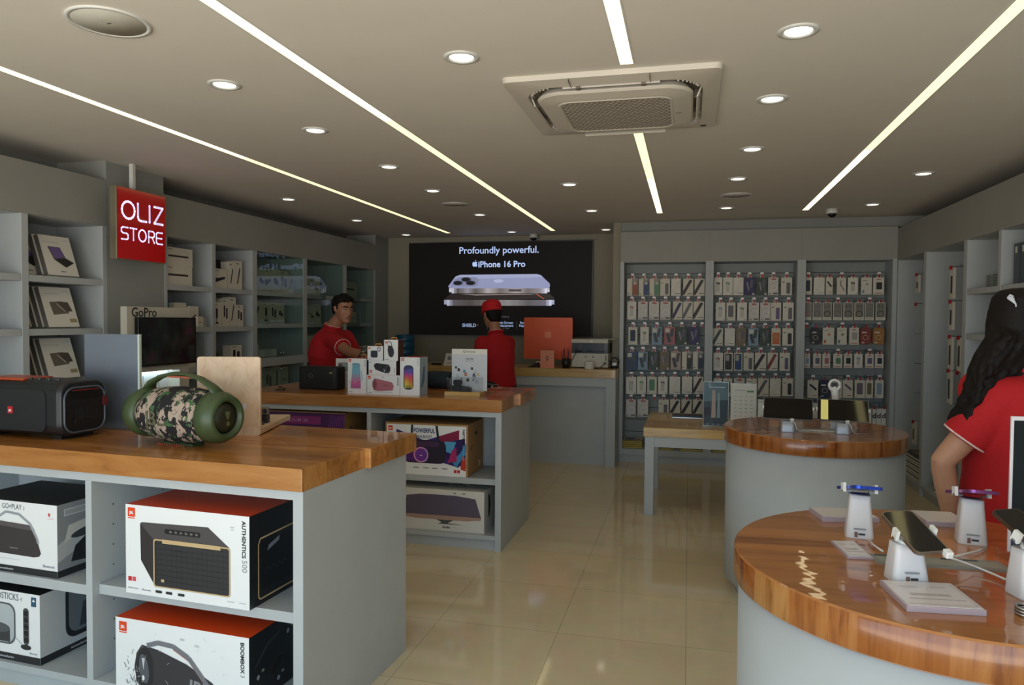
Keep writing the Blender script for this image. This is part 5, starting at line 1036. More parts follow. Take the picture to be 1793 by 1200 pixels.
# ------------------------------------------------------------------ things on the middle counter
def bb2(name, label, xa, xb, yt, yb, Yl, d, art=None, **kw):
    """box by its front outline in the photograph; Yl depth of the front face"""
    z = kw.pop('z', TOPZ); colr = kw.pop('c', WH); a = onY(xa, yb, Yl); b = onY(xb, yb, Yl); t_ = onY((xa+xb)/2, yt, Yl); w, h = b.x-a.x-.001, t_.z-z
    if 'hh' in kw: h = kw.pop('hh')
    mb = MB().box(0, w, 0, d, 0, h, colr, **kw)
    if art: art(mb, front(0, 0, 0), w, h, d)
    return single(name, mb, label, 'box', (a.x, Yl, z), 0), h, a.x, w
def tab(mb, w, h, d, c): mb.tube([(w*.42, d*.3, h-.002), (w*.44, d*.3, h+.014), (w*.78, d*.3, h+.014), (w*.80, d*.3, h-.002)], .004, c, 6)
YL = 4.60
def art1(mb, f, w, h, d):
    jbl(mb, f, .006, h-.024, .019); mb.text(f, 'PULSE', w-.018, h-.01, .1, GY, .0008, rot=-math.pi/2, width=.045)
    for i, c in enumerate(('78b4cc', '7fbcd2', '86bcd4', 'a9a6c6', 'c98bb4', 'd868a4', 'c86aa8')):
        z0 = .20-.024*i-.02; mb.poly(f, [(.034-.002*i, z0), (.092+.001*i, z0), (.092+.001*(i-1), z0+.025), (.034-.002*(i-1), z0+.025)], C(c), .001)
    mb.ell(f, .06, .205, .03, .006, C('6aa6c0'), .0012); mb.poly(f, [(.02, .045), (.01, .09), (.02, .09)], C('e3c6dc')); mb.poly(f, [(.098, .08), (.115, .10), (.105, .16), (.095, .16)], C('c3dcec')); mb.rect(f, .05, .075, .058, .083, WH, .0016); mb.ell(f, .055, .045, .03, .006, C('9aa0ac')); mb.rect(f, .01, .01, .035, .014, GY); tab(mb, w, h, d, BK)
bb2('small_speaker_box', 'tall white box picturing a lamp shaped blue and pink speaker', 609, 642, 628, 690, YL, .12, art1, top=ORT, right=C('2c3a63'))
def art2(mb, f, w, h, d):
    jbl(mb, f, .008, h-.028, .02); P_ = C('b8707e'); mb.poly(f, [(.05, .03), (.042, .07), (.05, .105), (.06, .11), (.185, .085), (.198, .06), (.19, .03), (.08, .022)], P_, .001); mb.ell(f, .058, .068, .018, .036, C('a25a6a'), .0014); mb.ell(f, .058, .068, .011, .024, C('8c4858'), .0018); mb.rect(f, .12, .06, .16, .066, C('9a5666'), .0016); mb.rect(f, .05, .014, .19, .02, LG); mb.text(f, 'CHARGE', w-.018, h-.01, .1, BK, .0008, rot=-math.pi/2, bold=.02, width=.06); mb.rect(f, .11, h-.02, .125, h-.01, LG); mb.rect(f, .01, .008, .04, .012, GY)
o, h1, xa_, w_ = bb2('small_speaker_box', 'wide white box picturing a pink speaker, bottom of the stack', 642.5, 700, 657, 692, YL, .12, art2, top=ORT)
def art3(mb, f, w, h, d):
    jbl(mb, f, .006, .012, .018); mb.text(f, 'FLIP', .006, h-.016, .01, DK2); K_ = C('26262c'); mb.poly(f, [(.038, .06), (.045, .075), (.06, .08), (.15, .07), (.16, .04), (.15, .012), (.12, .012), (.05, .035)], K_, .001); mb.ell(f, .143, .04, .018, .028, C('3d3d46'), .0014); mb.ell(f, .143, .04, .01, .018, C('1a1a1e'), .0018); mb.poly(f, [(.09, .09), (.10, .07), (.12, .03), (.115, .01), (.11, .05)], LG, .0018); mb.rect(f, w-.014, .012, w-.010, .05, GY)
o, h2, xb_, w2_ = bb2('small_speaker_box', 'white box picturing a black tube speaker, middle of the stack', 645.5, 694, 632, 657, YL+.008, .115, art3, z=TOPZ+h1+.0008, right=C('3a2c30'))
zt_ = TOPZ+h1+h2+.0016
def art4(mb, f, w, h, d):
    jbl(mb, f, .007, h-.022, .014); N_ = C('2c3444'); mb.rr(f, .024, .02, .075, .068, .01, N_, .001); mb.ringp(f, .085, .077, .012, .004, C('20242c'), .0013, sy=1.3); mb.rect(f, .006, .008, .03, .011, GY); tab(mb, w, h, d, C('d9a54a'))
bb2('small_speaker_box', 'small white box picturing a dark square speaker, on top of the stack', 643.5, 671, 605, 631.5, YL+.01, .09, art4, z=zt_, top=ORT, right=BK, hh=.098)
def art5(mb, f, w, h, d):
    jbl(mb, f, .007, h-.024, .014); mb.poly(f, [(.03, .105), (.026, .07), (.034, .035), (.05, .022), (.066, .03), (.074, .055), (.07, .08), (.055, .102)], C('2e2830'), .001); mb.ringp(f, .038, .112, .018, .004, C('26242a'), .0013, 0, 200, sy=1.2); mb.line(f, [(.054, .112), (.062, .09)], .004, C('26242a'), .0013); tab(mb, w, h, d, C('d9a54a')); mb.rect(f, .008, .008, .035, .011, GY)
bb2('small_speaker_box', 'taller small white box picturing a clip-on speaker, top right of the stack', 672.5, 697, 593, 631.5, YL+.01, .10, art5, z=zt_, top=ORT, right=C('4a2a22'), hh=.143)
def art6(mb, f, w, h, d):
    jbl(mb, f, .008, h-.026, .02); mb.text(f, 'PULSE 5', w-.018, h-.01, .1, GY, .0008, rot=-math.pi/2, width=.045)
    mb.rr(f, .026, .04, .096, .205, .026, C('2b2f3c'), .0008)
    cs = ('d8d23a', 'dcc83a', 'e0b03c', 'e08a48', 'd85a6a', 'c04a90', '8a4aa8', '5a4a98', '383a70')
    for i, c in enumerate(cs):
        z0 = .052+i*.016; q_ = .002*max(0, i-7)+.002*max(0, 1-i); mb.rect(f, .032+q_, z0, .062, z0+.0162, C(c), .0012)
    for i, c in enumerate(('d8b03a', 'dc963c', 'e0743c', 'dc5a4a', 'd04a70', 'b04a98', '6a4ab0', '4a5ab8', '383a70')): mb.rect(f, .062, .052+i*.016, .09, .052+(i+1)*.016+.0002, C(c), .0012)
    mb.rect(f, .045, .055, .078, .068, C('8f8a2a'), .0016); tab(mb, w, h, d, BK); s_ = side(w, 0, 0); mb.rect(s_, 0, 0, d, h, C('a9bcc8'), .0006); mb.poly(s_, [(.02, .05), (.05, .15), (.07, .2), (.1, .19), (.09, .1), (.06, .06)], C('5a7c9c'), .001)
bb2('small_speaker_box', 'tall white box picturing a rainbow lit speaker, right end of the group', 700.5, 735, 626, 692, YL-.01, .15, art6, top=ORT)
a = onY(588, 686, 4.94); mb = MB().box(0, .12, 0, .012, 0, .22, CARD2); f_ = front(0, 0, 0); mb.rect(f_, .02, .13, .10, .19, C('8f8a88')); mb.rect(f_, .055, .14, .09, .18, C('9ab0a0'), .001); mb.rect(f_, .025, .14, .05, .18, C('6a4a5c'), .001); mb.rect(f_, .03, .02, .05, .025, GY)
single('price_card', mb, 'off white upright card between black speaker and lamp speaker box', 'card', (a.x, 4.94, TOPZ))
p = onY(557, 684, 4.78); s2 = thing('black_speaker', 'plain black rounded speaker with a ring badge on the middle counter', 'speaker', (p.x, 4.84, TOPZ), R(-4))
obj('shell', MB().loft([[Vector((x*(1 if 0 < i < 3 else .985), y*(1 if 0 < i < 3 else .97), z)) for x, y in rrect(-.165, -.07, .165, .07, .04, 6)] for i, z in enumerate((0.0, .008, .155, .165))], mat('black_fabric', '#101114', .6, nz=.3, nscale=300), True), s2)
fS = front(0, -.0705, 0); obj('ring_badge', MB().ringp(fS, -.05, .10, .016, .003, STEEL), s2); obj('yellow_sticker', MB().ell(fS, .115, .125, .012, .007, C('a89a3a')), s2)
p = onY(768, 680, 5.12); s3 = thing('tube_speaker', 'dark teal tube speaker lying behind the rainbow box', 'speaker', (p.x, 5.12, TOPZ), R(-8)); TL = mat('teal_fabric', '#1b2a33', .75, nz=.3, nscale=300)
obj('tube', MB().lathe([(.05, -.11), (.062, -.105), (.066, -.05), (.067, 0), (.066, .05), (.062, .105), (.05, .11)], TL, (0, 0, .067), (1, 0, 0), 32), s3); obj('end_cap', MB().lathe([(.05, .11), (.045, .104), (.01, .104)], BLACK, (0, 0, .067), (1, 0, 0), 24), s3); obj('foot_strip', MB().box(-.09, .09, -.02, .02, 0, .006, C('7a1f24')), s3)
# microphone display
a = onY(778, 694, 4.66); b2 = onY(840, 694, 4.66); w = b2.x-a.x; md = thing('microphone_display', 'white poster on a pale wood plinth with wireless earpiece case in clear box', 'display stand', (a.x, 4.66, TOPZ))
obj('plinth', MB().box(0, w, 0, .13, .0, .028, WOODP), md, bevel=.001)
a2 = onY(791, 690, 4.775); b3 = onY(853, 612, 4.775); px_ = a2.x-a.x; pw, ph_ = b3.x-a2.x, b3.z-TOPZ
mb = MB().box(px_, px_+pw, .115, .122, .028, ph_, C('ced2da', .5)); f_ = front(px_, .115, 0); mb.rect(f_, 0, ph_-.036, pw, ph_, CARD2); mb.ringp(f_, pw*.36, ph_-.018, .009, .003, DK2, .001); mb.text(f_, 'HOLLYLAND', pw*.42, ph_-.023, .1, DK2, .001, bold=.02, width=.065); mb.text(f_, 'LARK M2', pw*.5, ph_-.072, .1, DK2, .001, 'c', bold=.02, width=.055); mb.rect(f_, pw*.38, ph_-.084, pw*.62, ph_-.081, GY)
q = random.Random(2)
for x, y, s_, c in [(.03, .185, .008, '33333a'), (.05, .17, .010, '3a3030'), (.09, .16, .010, '4a8cb0'), (.10, .14, .012, 'b5785c'), (.145, .18, .009, '2f2c30'), (.16, .135, .012, '4a5a70'), (.19, .14, .010, 'c9b07a'), (.17, .16, .008, 'b8b4ae'), (.115, .10, .011, '3c3438'), (.155, .10, .006, '7a4a4a'), (.07, .11, .008, '8a8088'), (.18, .09, .012, 'a9bcd0'), (.04, .13, .01, 'b0c0d0')]: mb.poly(f_, [(x-s_, y-s_*.8), (x+s_, y-s_), (x+s_*.7, y+s_), (x-s_*.6, y+s_*1.2)], C(c), .001)
obj('poster', mb, md)
obj('clear_box', MB().box(.012, w-.01, .012, .112, .029, .12, CLEAR), md)
mb = MB(); mb.prism(Fr((.035, .05, .029), (1, 0, 0), (0, 0, 1)), rrect(0, 0, .065, .038, .010, 4), -.03, BLACK); mb.prism(Fr((.038, .075, .068), (1, 0, 0), (0, -.1, 1)), rrect(0, 0, .062, .034, .012, 4), -.012, DKG); obj('charging_case', mb, md, bevel=.002)
mb = MB().box(.102, .15, .05, .08, .029, .06, DKG).box(.16, .172, .05, .07, .029, .055, DKG); obj('earpiece_parts', mb, md)
mb = MB(); 
for cx2 in (-.02, .035): mb.tube([(cx2+math.cos(t*.42)*.026, math.sin(t*.42)*.008, .022+math.sin(t*.42)*.017) for t in range(16)], .0022, STEEL, 6)
mb.tube([(.06, 0, .02), (.09, .05, .01), (.11, .09, .004)], .002, STEEL, 5); mb.ell(Fr((0, 0, 0), (1, 0, 0), (0, 0, 1)), -.02, .022, .023, .014, BLACK, 0); single('spectacles', mb, 'thin framed spectacles lying right of the microphone poster', 'spectacles', (onY(860, 680, 5.15).x, 5.15, TOPZ+.003), R(-15))
mb = MB(); mb.ball((.03, 0, .012), .011, BLACK, 12, 8); mb.tube([(.025, 0, .01), (-.03, .01, .003), (-.06, .03, .003), (-.03, .06, .003), (.0, .05, .003)], .002, BLACK, 6); mb.box(-.01, .01, -.005, .008, .02, .03, BLACK)
single('clip_microphone', mb, 'tiny black clip microphone with its wire right of the birch board', 'microphone', (onZ(458, 690, TOPZ).x, 4.62, TOPZ))
# ------------------------------------------------------------------ low pine table
mb = MB().box(.0, .30, 0, .14, 0, .018, BLACK).box(.0, .30, -.004, .0, .0, .004, STEEL); p = onZ(1177, 731, TZ); single('tray', mb, 'dark flat tray on the pine table, left of the blue poster', 'tray', (p.x, p.y, TZ))
def poster_stand(xa, xb, yt, yb, Yl, label, art, w_add=0, frame=True):
    a = onY(xa, yb, Yl); b = onY(xb, yb, Yl); w = b.x-a.x; h = onY((xa+xb)/2, yt, Yl).z-TZ
    t = thing('poster_holder', label, 'poster holder', (a.x, Yl, TZ)); obj('clear_sleeve', MB().box(0, w, -.003, .003, 0.0, h, CLEAR), t); obj('foot', MB().box(0, w, -.001, .07, 0, .003, CLEAR), t)
    mb = MB().box(.004, w-.004, -.001, .001, .006, h-.004, PAPER); art(mb, front(0, -.0012, 0), w, h); obj('poster', mb, t); return t
def aw(mb, f, w, h):
    mb.rect(f, .006, .008, w-.006, h-.006, C('2f4350')); mb.poly(f, [(.006, h*.55), (w-.006, h*.6), (w-.006, h-.006), (.006, h-.006)], C('5c7a88'), .0009); mb.poly(f, [(w*.33, h*.2), (w*.5, h*.2), (w*.48, h*.8), (w*.36, h*.82)], C('b9a296'), .0012); mb.poly(f, [(w*.55, h*.2), (w*.66, h*.2), (w*.64, h*.75), (w*.57, h*.75)], C('8fa0a8'), .0012); mb.rect(f, w*.05, h*.25, w*.38, h*.42, C('16202a'), .001); mb.rect(f, w*.25, h*.86, w*.85, h*.88, C('b8c8cc'), .0012)
    for i in range(4): mb.rect(f, w*(.15+i*.2), h*.05, w*(.25+i*.2), h*.065, C('9fb0b8'), .0012)
    mb.line(f, [(.005, .007), (w-.005, .007), (w-.005, h-.005), (.005, h-.005), (.005, .007)], .004, C('d3dada'), .0015)
poster_stand(1230, 1276, 668, 733, 5.86, 'clear stand with a dark blue poster on the pine table', aw)
def ac_(mb, f, w, h):
    mb.rect(f, w*.15, h*.84, w*.6, h*.85, GY); mb.rect(f, w*.62, h*.8, w*.88, h*.84, C('6a9a72'))
    for r_ in range(6):
        for c_ in range(4): mb.rect(f, w*(.15+c_*.2), h*(.7-r_*.085), w*(.24+c_*.2), h*(.71-r_*.085), C('9c948e'))
    mb.rect(f, w*.1, h*.08, w*.9, h*.085, GY)
poster_stand(1278, 1325, 671, 735, 5.80, 'clear stand with a white price table, right of the blue poster', ac_)
def aq(mb, f, w, h): mb.rect(f, w*.12, h*.9, w*.6, h*.92, GY); mb.rect(f, w*.2, h*.45, w*.8, h*.5, C('c9c6c0'))
poster_stand(1326, 1348, 699, 733, 5.72, 'small clear stand with a blank white card behind the left tablet', aq)
# ------------------------------------------------------------------ round table with tablets
def tablet(p, rot, label, band):
    t = thing('tablet', label, 'tablet', (p[0], p[1], RTZ), R(rot), 'tablets on charging stands')
    SG = mat('stand_silver_grey', '#aab0bb', .35, metal=.2)
    obj('stand', MB().loft([[Vector((x*k, y*k2, z)) for x, y in rrect(-.036, -.03, .036, .03, .014, 5)] for k, k2, z in ((1, 1, 0), (1, 1, .004), (.9, .85, .035), (.78, .6, .056))], SG, True), t, bevel=0)
    T = Matrix.Translation((0, -.010, .062)) @ Matrix.Rotation(R(33), 4, 'X'); mb = MB(); mb.T = T; mb.prism(Fr((-.125, 0, 0), (1, 0, 0), (0, 1, 0)), rrect(0, 0, .25, .178, .01, 4), .007, mat('tablet_shell', '#8d9096', .3, metal=.6)); obj('shell', mb, t)
    mb = MB(); mb.T = T; ft = Fr((-.125, 0, .0071), (1, 0, 0), (0, 1, 0)); mb.rr(ft, .003, .003, .247, .175, .008, mat('tablet_screen', '#0c0a0a', .07), .0003); obj('screen', mb, t)
    if band: mb = MB(); mb.T = T; mb.rect(ft, .018, .006, .054, .172, mat('yellow_reflection_glow', '#d9cf7a', .3, em=.35), .0008); obj('painted_reflection', mb, t, label='painted yellow reflection band')  # a reflection painted onto the screen as a faintly glowing band
    for q_ in ((-.13, -.122, .08, .10), (.122, .13, .08, .10), (.012, .03, -.008, .002)): mb = MB(); mb.T = T; mb.box(*q_, -.003, .012, WHITE); obj('clamp', mb, t)
    mb = MB(); mb.tube([(.02, -.02, .066), (.035, -.045, .05), (.045, -.03, .02), (.06, .0, .004), (.12, .03, .004)], .002, WHITE, 6); obj('cable', mb, t)
tp1 = onZ(1380, 757, RTZ); tp2 = onZ(1477, 761, RTZ)
tablet((tp1.x, tp1.y+.02), -7, 'dark tablet on a small silver stand, nearer the pine table', False); tablet((tp2.x, tp2.y+.02), -9, 'dark tablet with a painted yellow reflection band at its edge', True)
a = onZ(1392, 756, RTZ); b2 = onZ(1464, 757, RTZ)
single('cable_strip', MB().box(0, b2.x-a.x, 0, .05, 0, .008, CREAM), 'flat cream cable strip lying between the tablet stands', 'cable strip', (a.x, a.y+.03, RTZ), bevel=.002)
p = onZ(1468, 748, RTZ); ws = thing('watch_stand', 'curved white watch stand rising behind the yellow banded tablet', 'stand', (p.x+.005, 4.42, RTZ))
obj('base', MB().lathe([(.04, 0), (.038, .008), (.015, .012)], WHITE), ws); obj('stem', MB().tube([(0, 0, .01), (0, .0, .10), (-.01, 0, .17), (-.016, 0, .22)], [.02, .018, .02, .022], WHITE, 12), ws); mb = MB(); mb.tube([(-.016+math.cos(t*.4)*.028, -.01, .225+math.sin(t*.4)*.03) for t in range(17)], .008, WHITE, 8); mb.box(-.03, -.002, -.02, -.008, .215, .24, DKG); obj('watch', mb, ws)
single('small_card', MB().box(-.05, .05, 0, .006, 0, .05, CARD2).rect(front(0, 0, 0), -.02, .015, .03, .03, C('a08a78')), 'small pale card behind the yellow banded tablet stand', 'card', (onZ(1470, 752, RTZ).x, 4.22, RTZ))
# ------------------------------------------------------------------ phones on the nearest round table
def pstand(p, rot, hgt, label, w=.058):
    t = thing('phone_stand', label, 'phone stand', (p[0], p[1], RTZ), R(rot), 'white phone stands')
    ST = mat('stand_white_ribbed', '#d6d4d6', .45)
    obj('column', MB().loft([[Vector((x*k*w/.058, y*k+o_, z)) for x, y in rrect(-.032, -.03, .032, .03, .012, 5)] for k, o_, z in ((1.08, 0, 0), (1.08, 0, .004), (1.0, .002, hgt*.35), (.84, .004, hgt*.85), (.82, .004, hgt))], ST, True), t)
    mb = MB(); f = front(0, -.0328, 0); mb.rect(f, -.014, .006, -.006, .02, C('7a5a50')); mb.rect(f, -.004, .012, .012, .017, DK2); mb.rect(f, -.016, .026, .014, .030, GY); obj('port', mb, t); return t
def clampset(t, T, w, l):
    for sx in (-1, 1): mb = MB(); mb.T = T; mb.box(sx*(w/2+.001), sx*(w/2+.009), -.012, .006, -.012, .012, WHITE); mb.box(sx*(w/2-.012), sx*(w/2+.009), -.008, .002, -.0121, -.007, STEEL); obj('clamp', mb, t)
def phone(label, M, T, w, l, edge, scr, extra=None):
    t = thing('smartphone', label, 'phone', M.translation, 0, 'display phones'); t.rotation_euler = M.to_euler()
    mb = MB(); mb.T = T; mb.prism(Fr((-w/2, -l/2, -.004), (1, 0, 0), (0, 1, 0)), rrect(0, 0, w, l, .012, 5), .008, edge); obj('body', mb, t, bevel=.001)
    mb = MB(); mb.T = T; ft = Fr((-w/2, -l/2, .004), (1, 0, 0), (0, 1, 0)); mb.rr(ft, .003, .003, w-.003, l-.003, .010, scr, .0004); obj('screen', mb, t)
    return t
SCB = mat('phone_screen_black', '#0a0a0b', .06)
for (x, y, rot, name, cc, hg, ptilt) in ((1508, 945, -6, 'blue phone lying level on the white stand nearest the counters', '3a55c8', .122, -6), (1707, 956, -8, 'pink purple phone lying level on the white stand beside the woman', 'a05c9a', .124, -5)):
    p = onZ(x, y, RTZ); p = Vector((p.x, p.y+.03, 0)); t = pstand((p.x, p.y), rot, hg-.008, 'tall white stand holding the '+('blue' if x < 1600 else 'pink purple')+' phone')
    T = Matrix.Translation((0, .01, hg+.002)) @ Matrix.Rotation(R(-62), 4, 'Z') @ Matrix.Rotation(R(ptilt), 4, 'Y'); T = Matrix.Translation((-.002, .0, hg+.009)) @ Matrix.Rotation(R(-14), 4, 'X') @ Matrix.Rotation(R(14), 4, 'Z')
    clampset(t, T, .072, .1)
    phone(name, Matrix.Translation((p.x, p.y, RTZ)) @ Matrix.Rotation(R(rot), 4, 'Z'), T, .072, .15, mat('phone_'+cc, '#'+cc, .2, metal=.6), SCB)
p = onZ(1592, 1024, RTZ); t = pstand((p.x, p.y+.025), 8, .085, 'shorter white stand holding the black phone with gold reflection', .066)
T = Matrix.Translation((0.012, -.004, .112)) @ Matrix.Rotation(R(8), 4, 'Z') @ Matrix.Rotation(R(-3.4), 4, 'Y') @ Matrix.Rotation(R(20), 4, 'X'); mb = MB(); mb.tube([(0, .005, .083), (0, .002, .096)], .02, WHITE, 12); obj('neck', mb, t); clampset(t, T, .075, .1)
phone('black phone tilted up towards the shop front, golden streak on its screen', Matrix.Translation((p.x, p.y+.025, RTZ)) @ Matrix.Rotation(R(8), 4, 'Z'), T, .075, .150, mat('titanium_edge', '#8f877c', .3, metal=.8), SCB)
mb = MB(); mb.T = T; mb.box(.02, .036, -.09, -.072, -.006, .010, WHITE); single('charger_plug', mb, 'round white charger plug at the foot of the black phone', 'plug', (p.x, p.y+.025, RTZ), R(8), bevel=.003)
p4 = onZ(1812, 1050, RTZ); t = pstand((p4.x, p4.y+.02), 14, .10, 'white stand at the picture edge holding a dark phone', .066); T = Matrix.Translation((0, 0, .132)) @ Matrix.Rotation(R(12), 4, 'Z') @ Matrix.Rotation(R(26), 4, 'X'); mb = MB(); mb.tube([(0, .004, .098), (0, 0, .108)], .02, WHITE, 12); obj('neck', mb, t); clampset(t, T, .075, .1)
phone('dark phone at the picture edge beside the tall black poster', Matrix.Translation((p4.x, p4.y+.02, RTZ)) @ Matrix.Rotation(R(14), 4, 'Z'), T, .075, .155, mat('phone_edge_brown', '#5a4438', .3, metal=.5), SCB)
mb = MB(); 
for i in range(3): mb.tube([(math.cos(t_*.5)*.018, math.sin(t_*.5)*.018, .004+i*.006) for t_ in range(14)], .003, STEEL, 6)
single('coiled_cable', mb, 'shiny coiled cable at the picture edge on the round table', 'cable', onZ(1797, 1078, RTZ))
def quad(pts, z): return [onZ(x, y, z) for x, y in pts]
def block(pts, th, label, paper=True, cat='price card', name='price_card', art=None, base=CLEAR):
    q_ = quad(pts, RTZ); o = q_[3]; u = (q_[2]-q_[3]); v = (q_[0]-q_[3]); w, l = u.length, v.length; u.normalize(); v = (v-u*v.dot(u)).normalized(); ang = math.atan2(u.y, u.x)
    t = thing(name, label, cat, (o.x, o.y, RTZ), ang)
    obj('acrylic_block', MB().box(0, w, 0, l, 0, th, base), t, bevel=.001)
    mb = MB().box(.004, w-.004, .004, l-.004, th*.9 if not paper else th+.0001, th*.9+.0006 if not paper else th+.001, C('dcd6d8', .3)); f = top(0, 0, th+.001)
    if art: art(mb, f, w, l)
    obj('card', mb, t); return t
def ar(mb, f, w, l):
    mb.rect(f, w*.22, l*.42, w*.75, l*.5, C('b9b2b4'), .0004); mb.line(f, [(w*.06, l*.1), (w*.94, l*.1), (w*.94, l*.9)], .0012, C('a9a2a6'), .0004); mb.rect(f, w*.15, l*.28, w*.88, l*.31, C('bdb6b9'), .0004); mb.rect(f, w*.18, l*.72, w*.42, l*.78, C('cdc6c9'), .0004); mb.rect(f, w*.6, l*.74, w*.8, l*.79, C('cdc6c9'), .0004)
block([(1558, 1026), (1690, 1034), (1728, 1080), (1588, 1072)], .012, 'large clear acrylic price card in front of the black phone', True, art=ar, base=mat('acrylic_edge', '#b5a6ae', .1))
block([(1466, 951), (1512, 949), (1530, 981), (1484, 979)], .006, 'small glossy price card left of the grey tray', True, art=ar, base=mat('acrylic_edge', '#b5a6ae', .1))
block([(1424, 897), (1532, 903), (1540, 916), (1440, 914)], .014, 'long clear price block behind the blue phone stand', True, base=mat('acrylic_edge', '#b5a6ae', .1))
block([(1602, 902), (1696, 910), (1700, 926), (1622, 922)], .014, 'long clear price block behind the black phone', True, base=mat('acrylic_edge', '#b5a6ae', .1))
q_ = quad([(1520, 960), (1738, 971), (1773, 1003), (1536, 988)], RTZ); u = q_[2]-q_[3]; ang = math.atan2(u.y, u.x); w = u.length
mb = MB().box(0, w, 0, .07, 0, .004, mat('tray_grey', '#8f9088', .4)); mb.box(.01, w-.012, .012, .052, .004, .0046, C('9c9d94')); mb.box(.01, w*.42, .056, .064, .004, .005, C('3c4450')); mb.box(w*.55, w-.05, .056, .064, .004, .005, C('3c4450'))
single('cable_tray', mb, 'flat grey cable tray between the phone stands', 'cable tray', (q_[3].x, q_[3].y, RTZ), ang)
def cable(pts, label, r=.0026):
    P_ = []
    for a, b, z in pts: P_.append(onZ(a, b, RTZ+z))
    o = P_[0].copy(); single('charging_cable', MB().tube([x_-o for x_ in P_], r, WHITE, 8), label, 'cable', o)
cable([(1652, 974, .045), (1676, 981, .03), (1706, 992, .012), (1740, 1006, .009), (1790, 1028, .008)], 'white cable running from the black phone to the picture edge')
cable([(1727, 959, .005), (1712, 965, .008), (1688, 971, .009), (1672, 975, .009)], 'short white cable from the pink purple phone stand')
cable([(1521, 947, .005), (1530, 955, .009), (1537, 960, .009), (1546, 966, .009)], 'short white cable from the blue phone stand to the tray')
# tall poster
p = onZ(1764, 982, RTZ); ps_ = thing('poster_block', 'tall black and blue poster in a clear block at the picture edge', 'poster', (p.x, p.y, RTZ), R(4))
obj('clear_base', MB().box(-.008, .17, -.012, .05, 0, .022, CLEAR), ps_, bevel=.002); mb = MB().box(0, .16, 0, .006, .022, .355, C('d3cdd2', .3)); f_ = front(0, 0, 0); mb.rect(f_, .006, .10, .154, .345, C('141a1e', .15)); mb.rect(f_, .006, .03, .154, .10, C('3d4b66', .15)); mb.ringp(f_, .06, .27, .02, .004, C('232b30'), .001); mb.rect(f_, .045, .06, .1, .066, C('8f97a8'), .001)
obj('poster', mb, ps_, bevel=.001)
# ------------------------------------------------------------------ people
def remeshed(name, mb, parent, voxel, m, smooth=6, label=None):
    """fuse overlapping closed shapes into one continuous skin"""
    me = bpy.data.meshes.new('tmp'); me.from_pydata(mb.v, [], mb.f); bm = bmesh.new(); bm.from_mesh(me); bmesh.ops.recalc_face_normals(bm, faces=bm.faces); bm.to_mesh(me); bm.free()
    o = bpy.data.objects.new('tmp', me); COL.objects.link(o)
    r = o.modifiers.new('r', 'REMESH'); r.mode = 'VOXEL'; r.voxel_size = voxel; r.use_smooth_shade = True
    s = o.modifiers.new('s', 'SMOOTH'); s.iterations = smooth; s.factor = .5
    dg = bpy.context.evaluated_depsgraph_get(); res = bpy.data.meshes.new_from_object(o.evaluated_get(dg)); bpy.data.objects.remove(o); bpy.data.meshes.remove(me)
    res.name = name; res.materials.clear(); res.materials.append(m)
    for p_ in res.polygons: p_.use_smooth = True; p_.material_index = 0
    q_ = bpy.data.objects.new(name, res); COL.objects.link(q_); q_.parent = parent
    if label: q_['label'] = label
    return q_
def limb(mb, pts, m=SKIN, seg=16):
    """tapered round limb through (point, radius), hemispherical ends"""
    P_ = [Vector(p_) for p_, r in pts]; R_ = [r for p_, r in pts]
    d0 = (P_[0]-P_[1]).normalized(); d1 = (P_[-1]-P_[-2]).normalized(); A, B = [], []
    for k, s_ in ((.95, .31), (.7, .71), (.38, .92)): A.append((P_[0]+d0*R_[0]*k, R_[0]*s_)); B.insert(0, (P_[-1]+d1*R_[-1]*k, R_[-1]*s_))
    M_ = []
    for i in range(len(P_)-1):
        for k in range(4):
            f = k/4; M_.append((P_[i].lerp(P_[i+1], f), R_[i]*(1-f)+R_[i+1]*f))
    M_.append((P_[-1], R_[-1])); al = A+M_+B
    mb.tube([a for a, r in al], [r for a, r in al], m, seg)
def ringloft(mb, rows, m, seg=24, pw=2.4):
    """rows: (centre, right vec, forward vec, half width, half depth)"""
    rs = []
    for c, u, v, a, b in rows:
        c, u, v = Vector(c), Vector(u).normalized(), Vector(v).normalized(); r = []
        for k in range(seg):
            t = k*2*math.pi/seg; cs, sn = math.cos(t), math.sin(t); r.append(c+u*a*math.copysign(abs(cs)**(2/pw), cs)+v*b*math.copysign(abs(sn)**(2/pw), sn))
        rs.append(r)
    mb.loft(rs, m, True)
def hand(mb, w, d, n, k=1.0, curl=.35, m=SKIN):
    """w wrist, d pointing direction, n palm normal"""
    w, d, n = Vector(w), Vector(d).normalized(), Vector(n).normalized(); n = (n-d*n.dot(d)).normalized(); s_ = d.cross(n)
    ringloft(mb, [(w, s_, n, .024*k, .017*k), (w+d*.03*k, s_, n, .032*k, .016*k), (w+d*.07*k, s_, n, .040*k, .014*k), (w+d*.09*k, s_, n, .038*k, .012*k)], m, 16)
    for i, (o_, L) in enumerate(((-.030, .066), (-.010, .076), (.010, .072), (.029, .055))):
        a = w+d*.084*k+s_*o_*k; p_ = [(a, .0088*k)]; ang = 0; c = a
        for j, f in enumerate((.45, .30, .25)):
            ang += curl*(1+.2*i*.3); c = c+(d*math.cos(ang)+n*math.sin(ang))*L*f*k; p_.append((c, (.0085-.0008*j)*k))
        limb(mb, p_, m, 10)
    a = w+d*.025*k-s_*.026*k; limb(mb, [(a, .012*k), (a+(d*.6-s_*.8+n*.3).normalized()*.032*k, .0105*k), (a+(d*.75-s_*.62+n*.35).normalized()*.06*k, .0085*k)], m, 10)
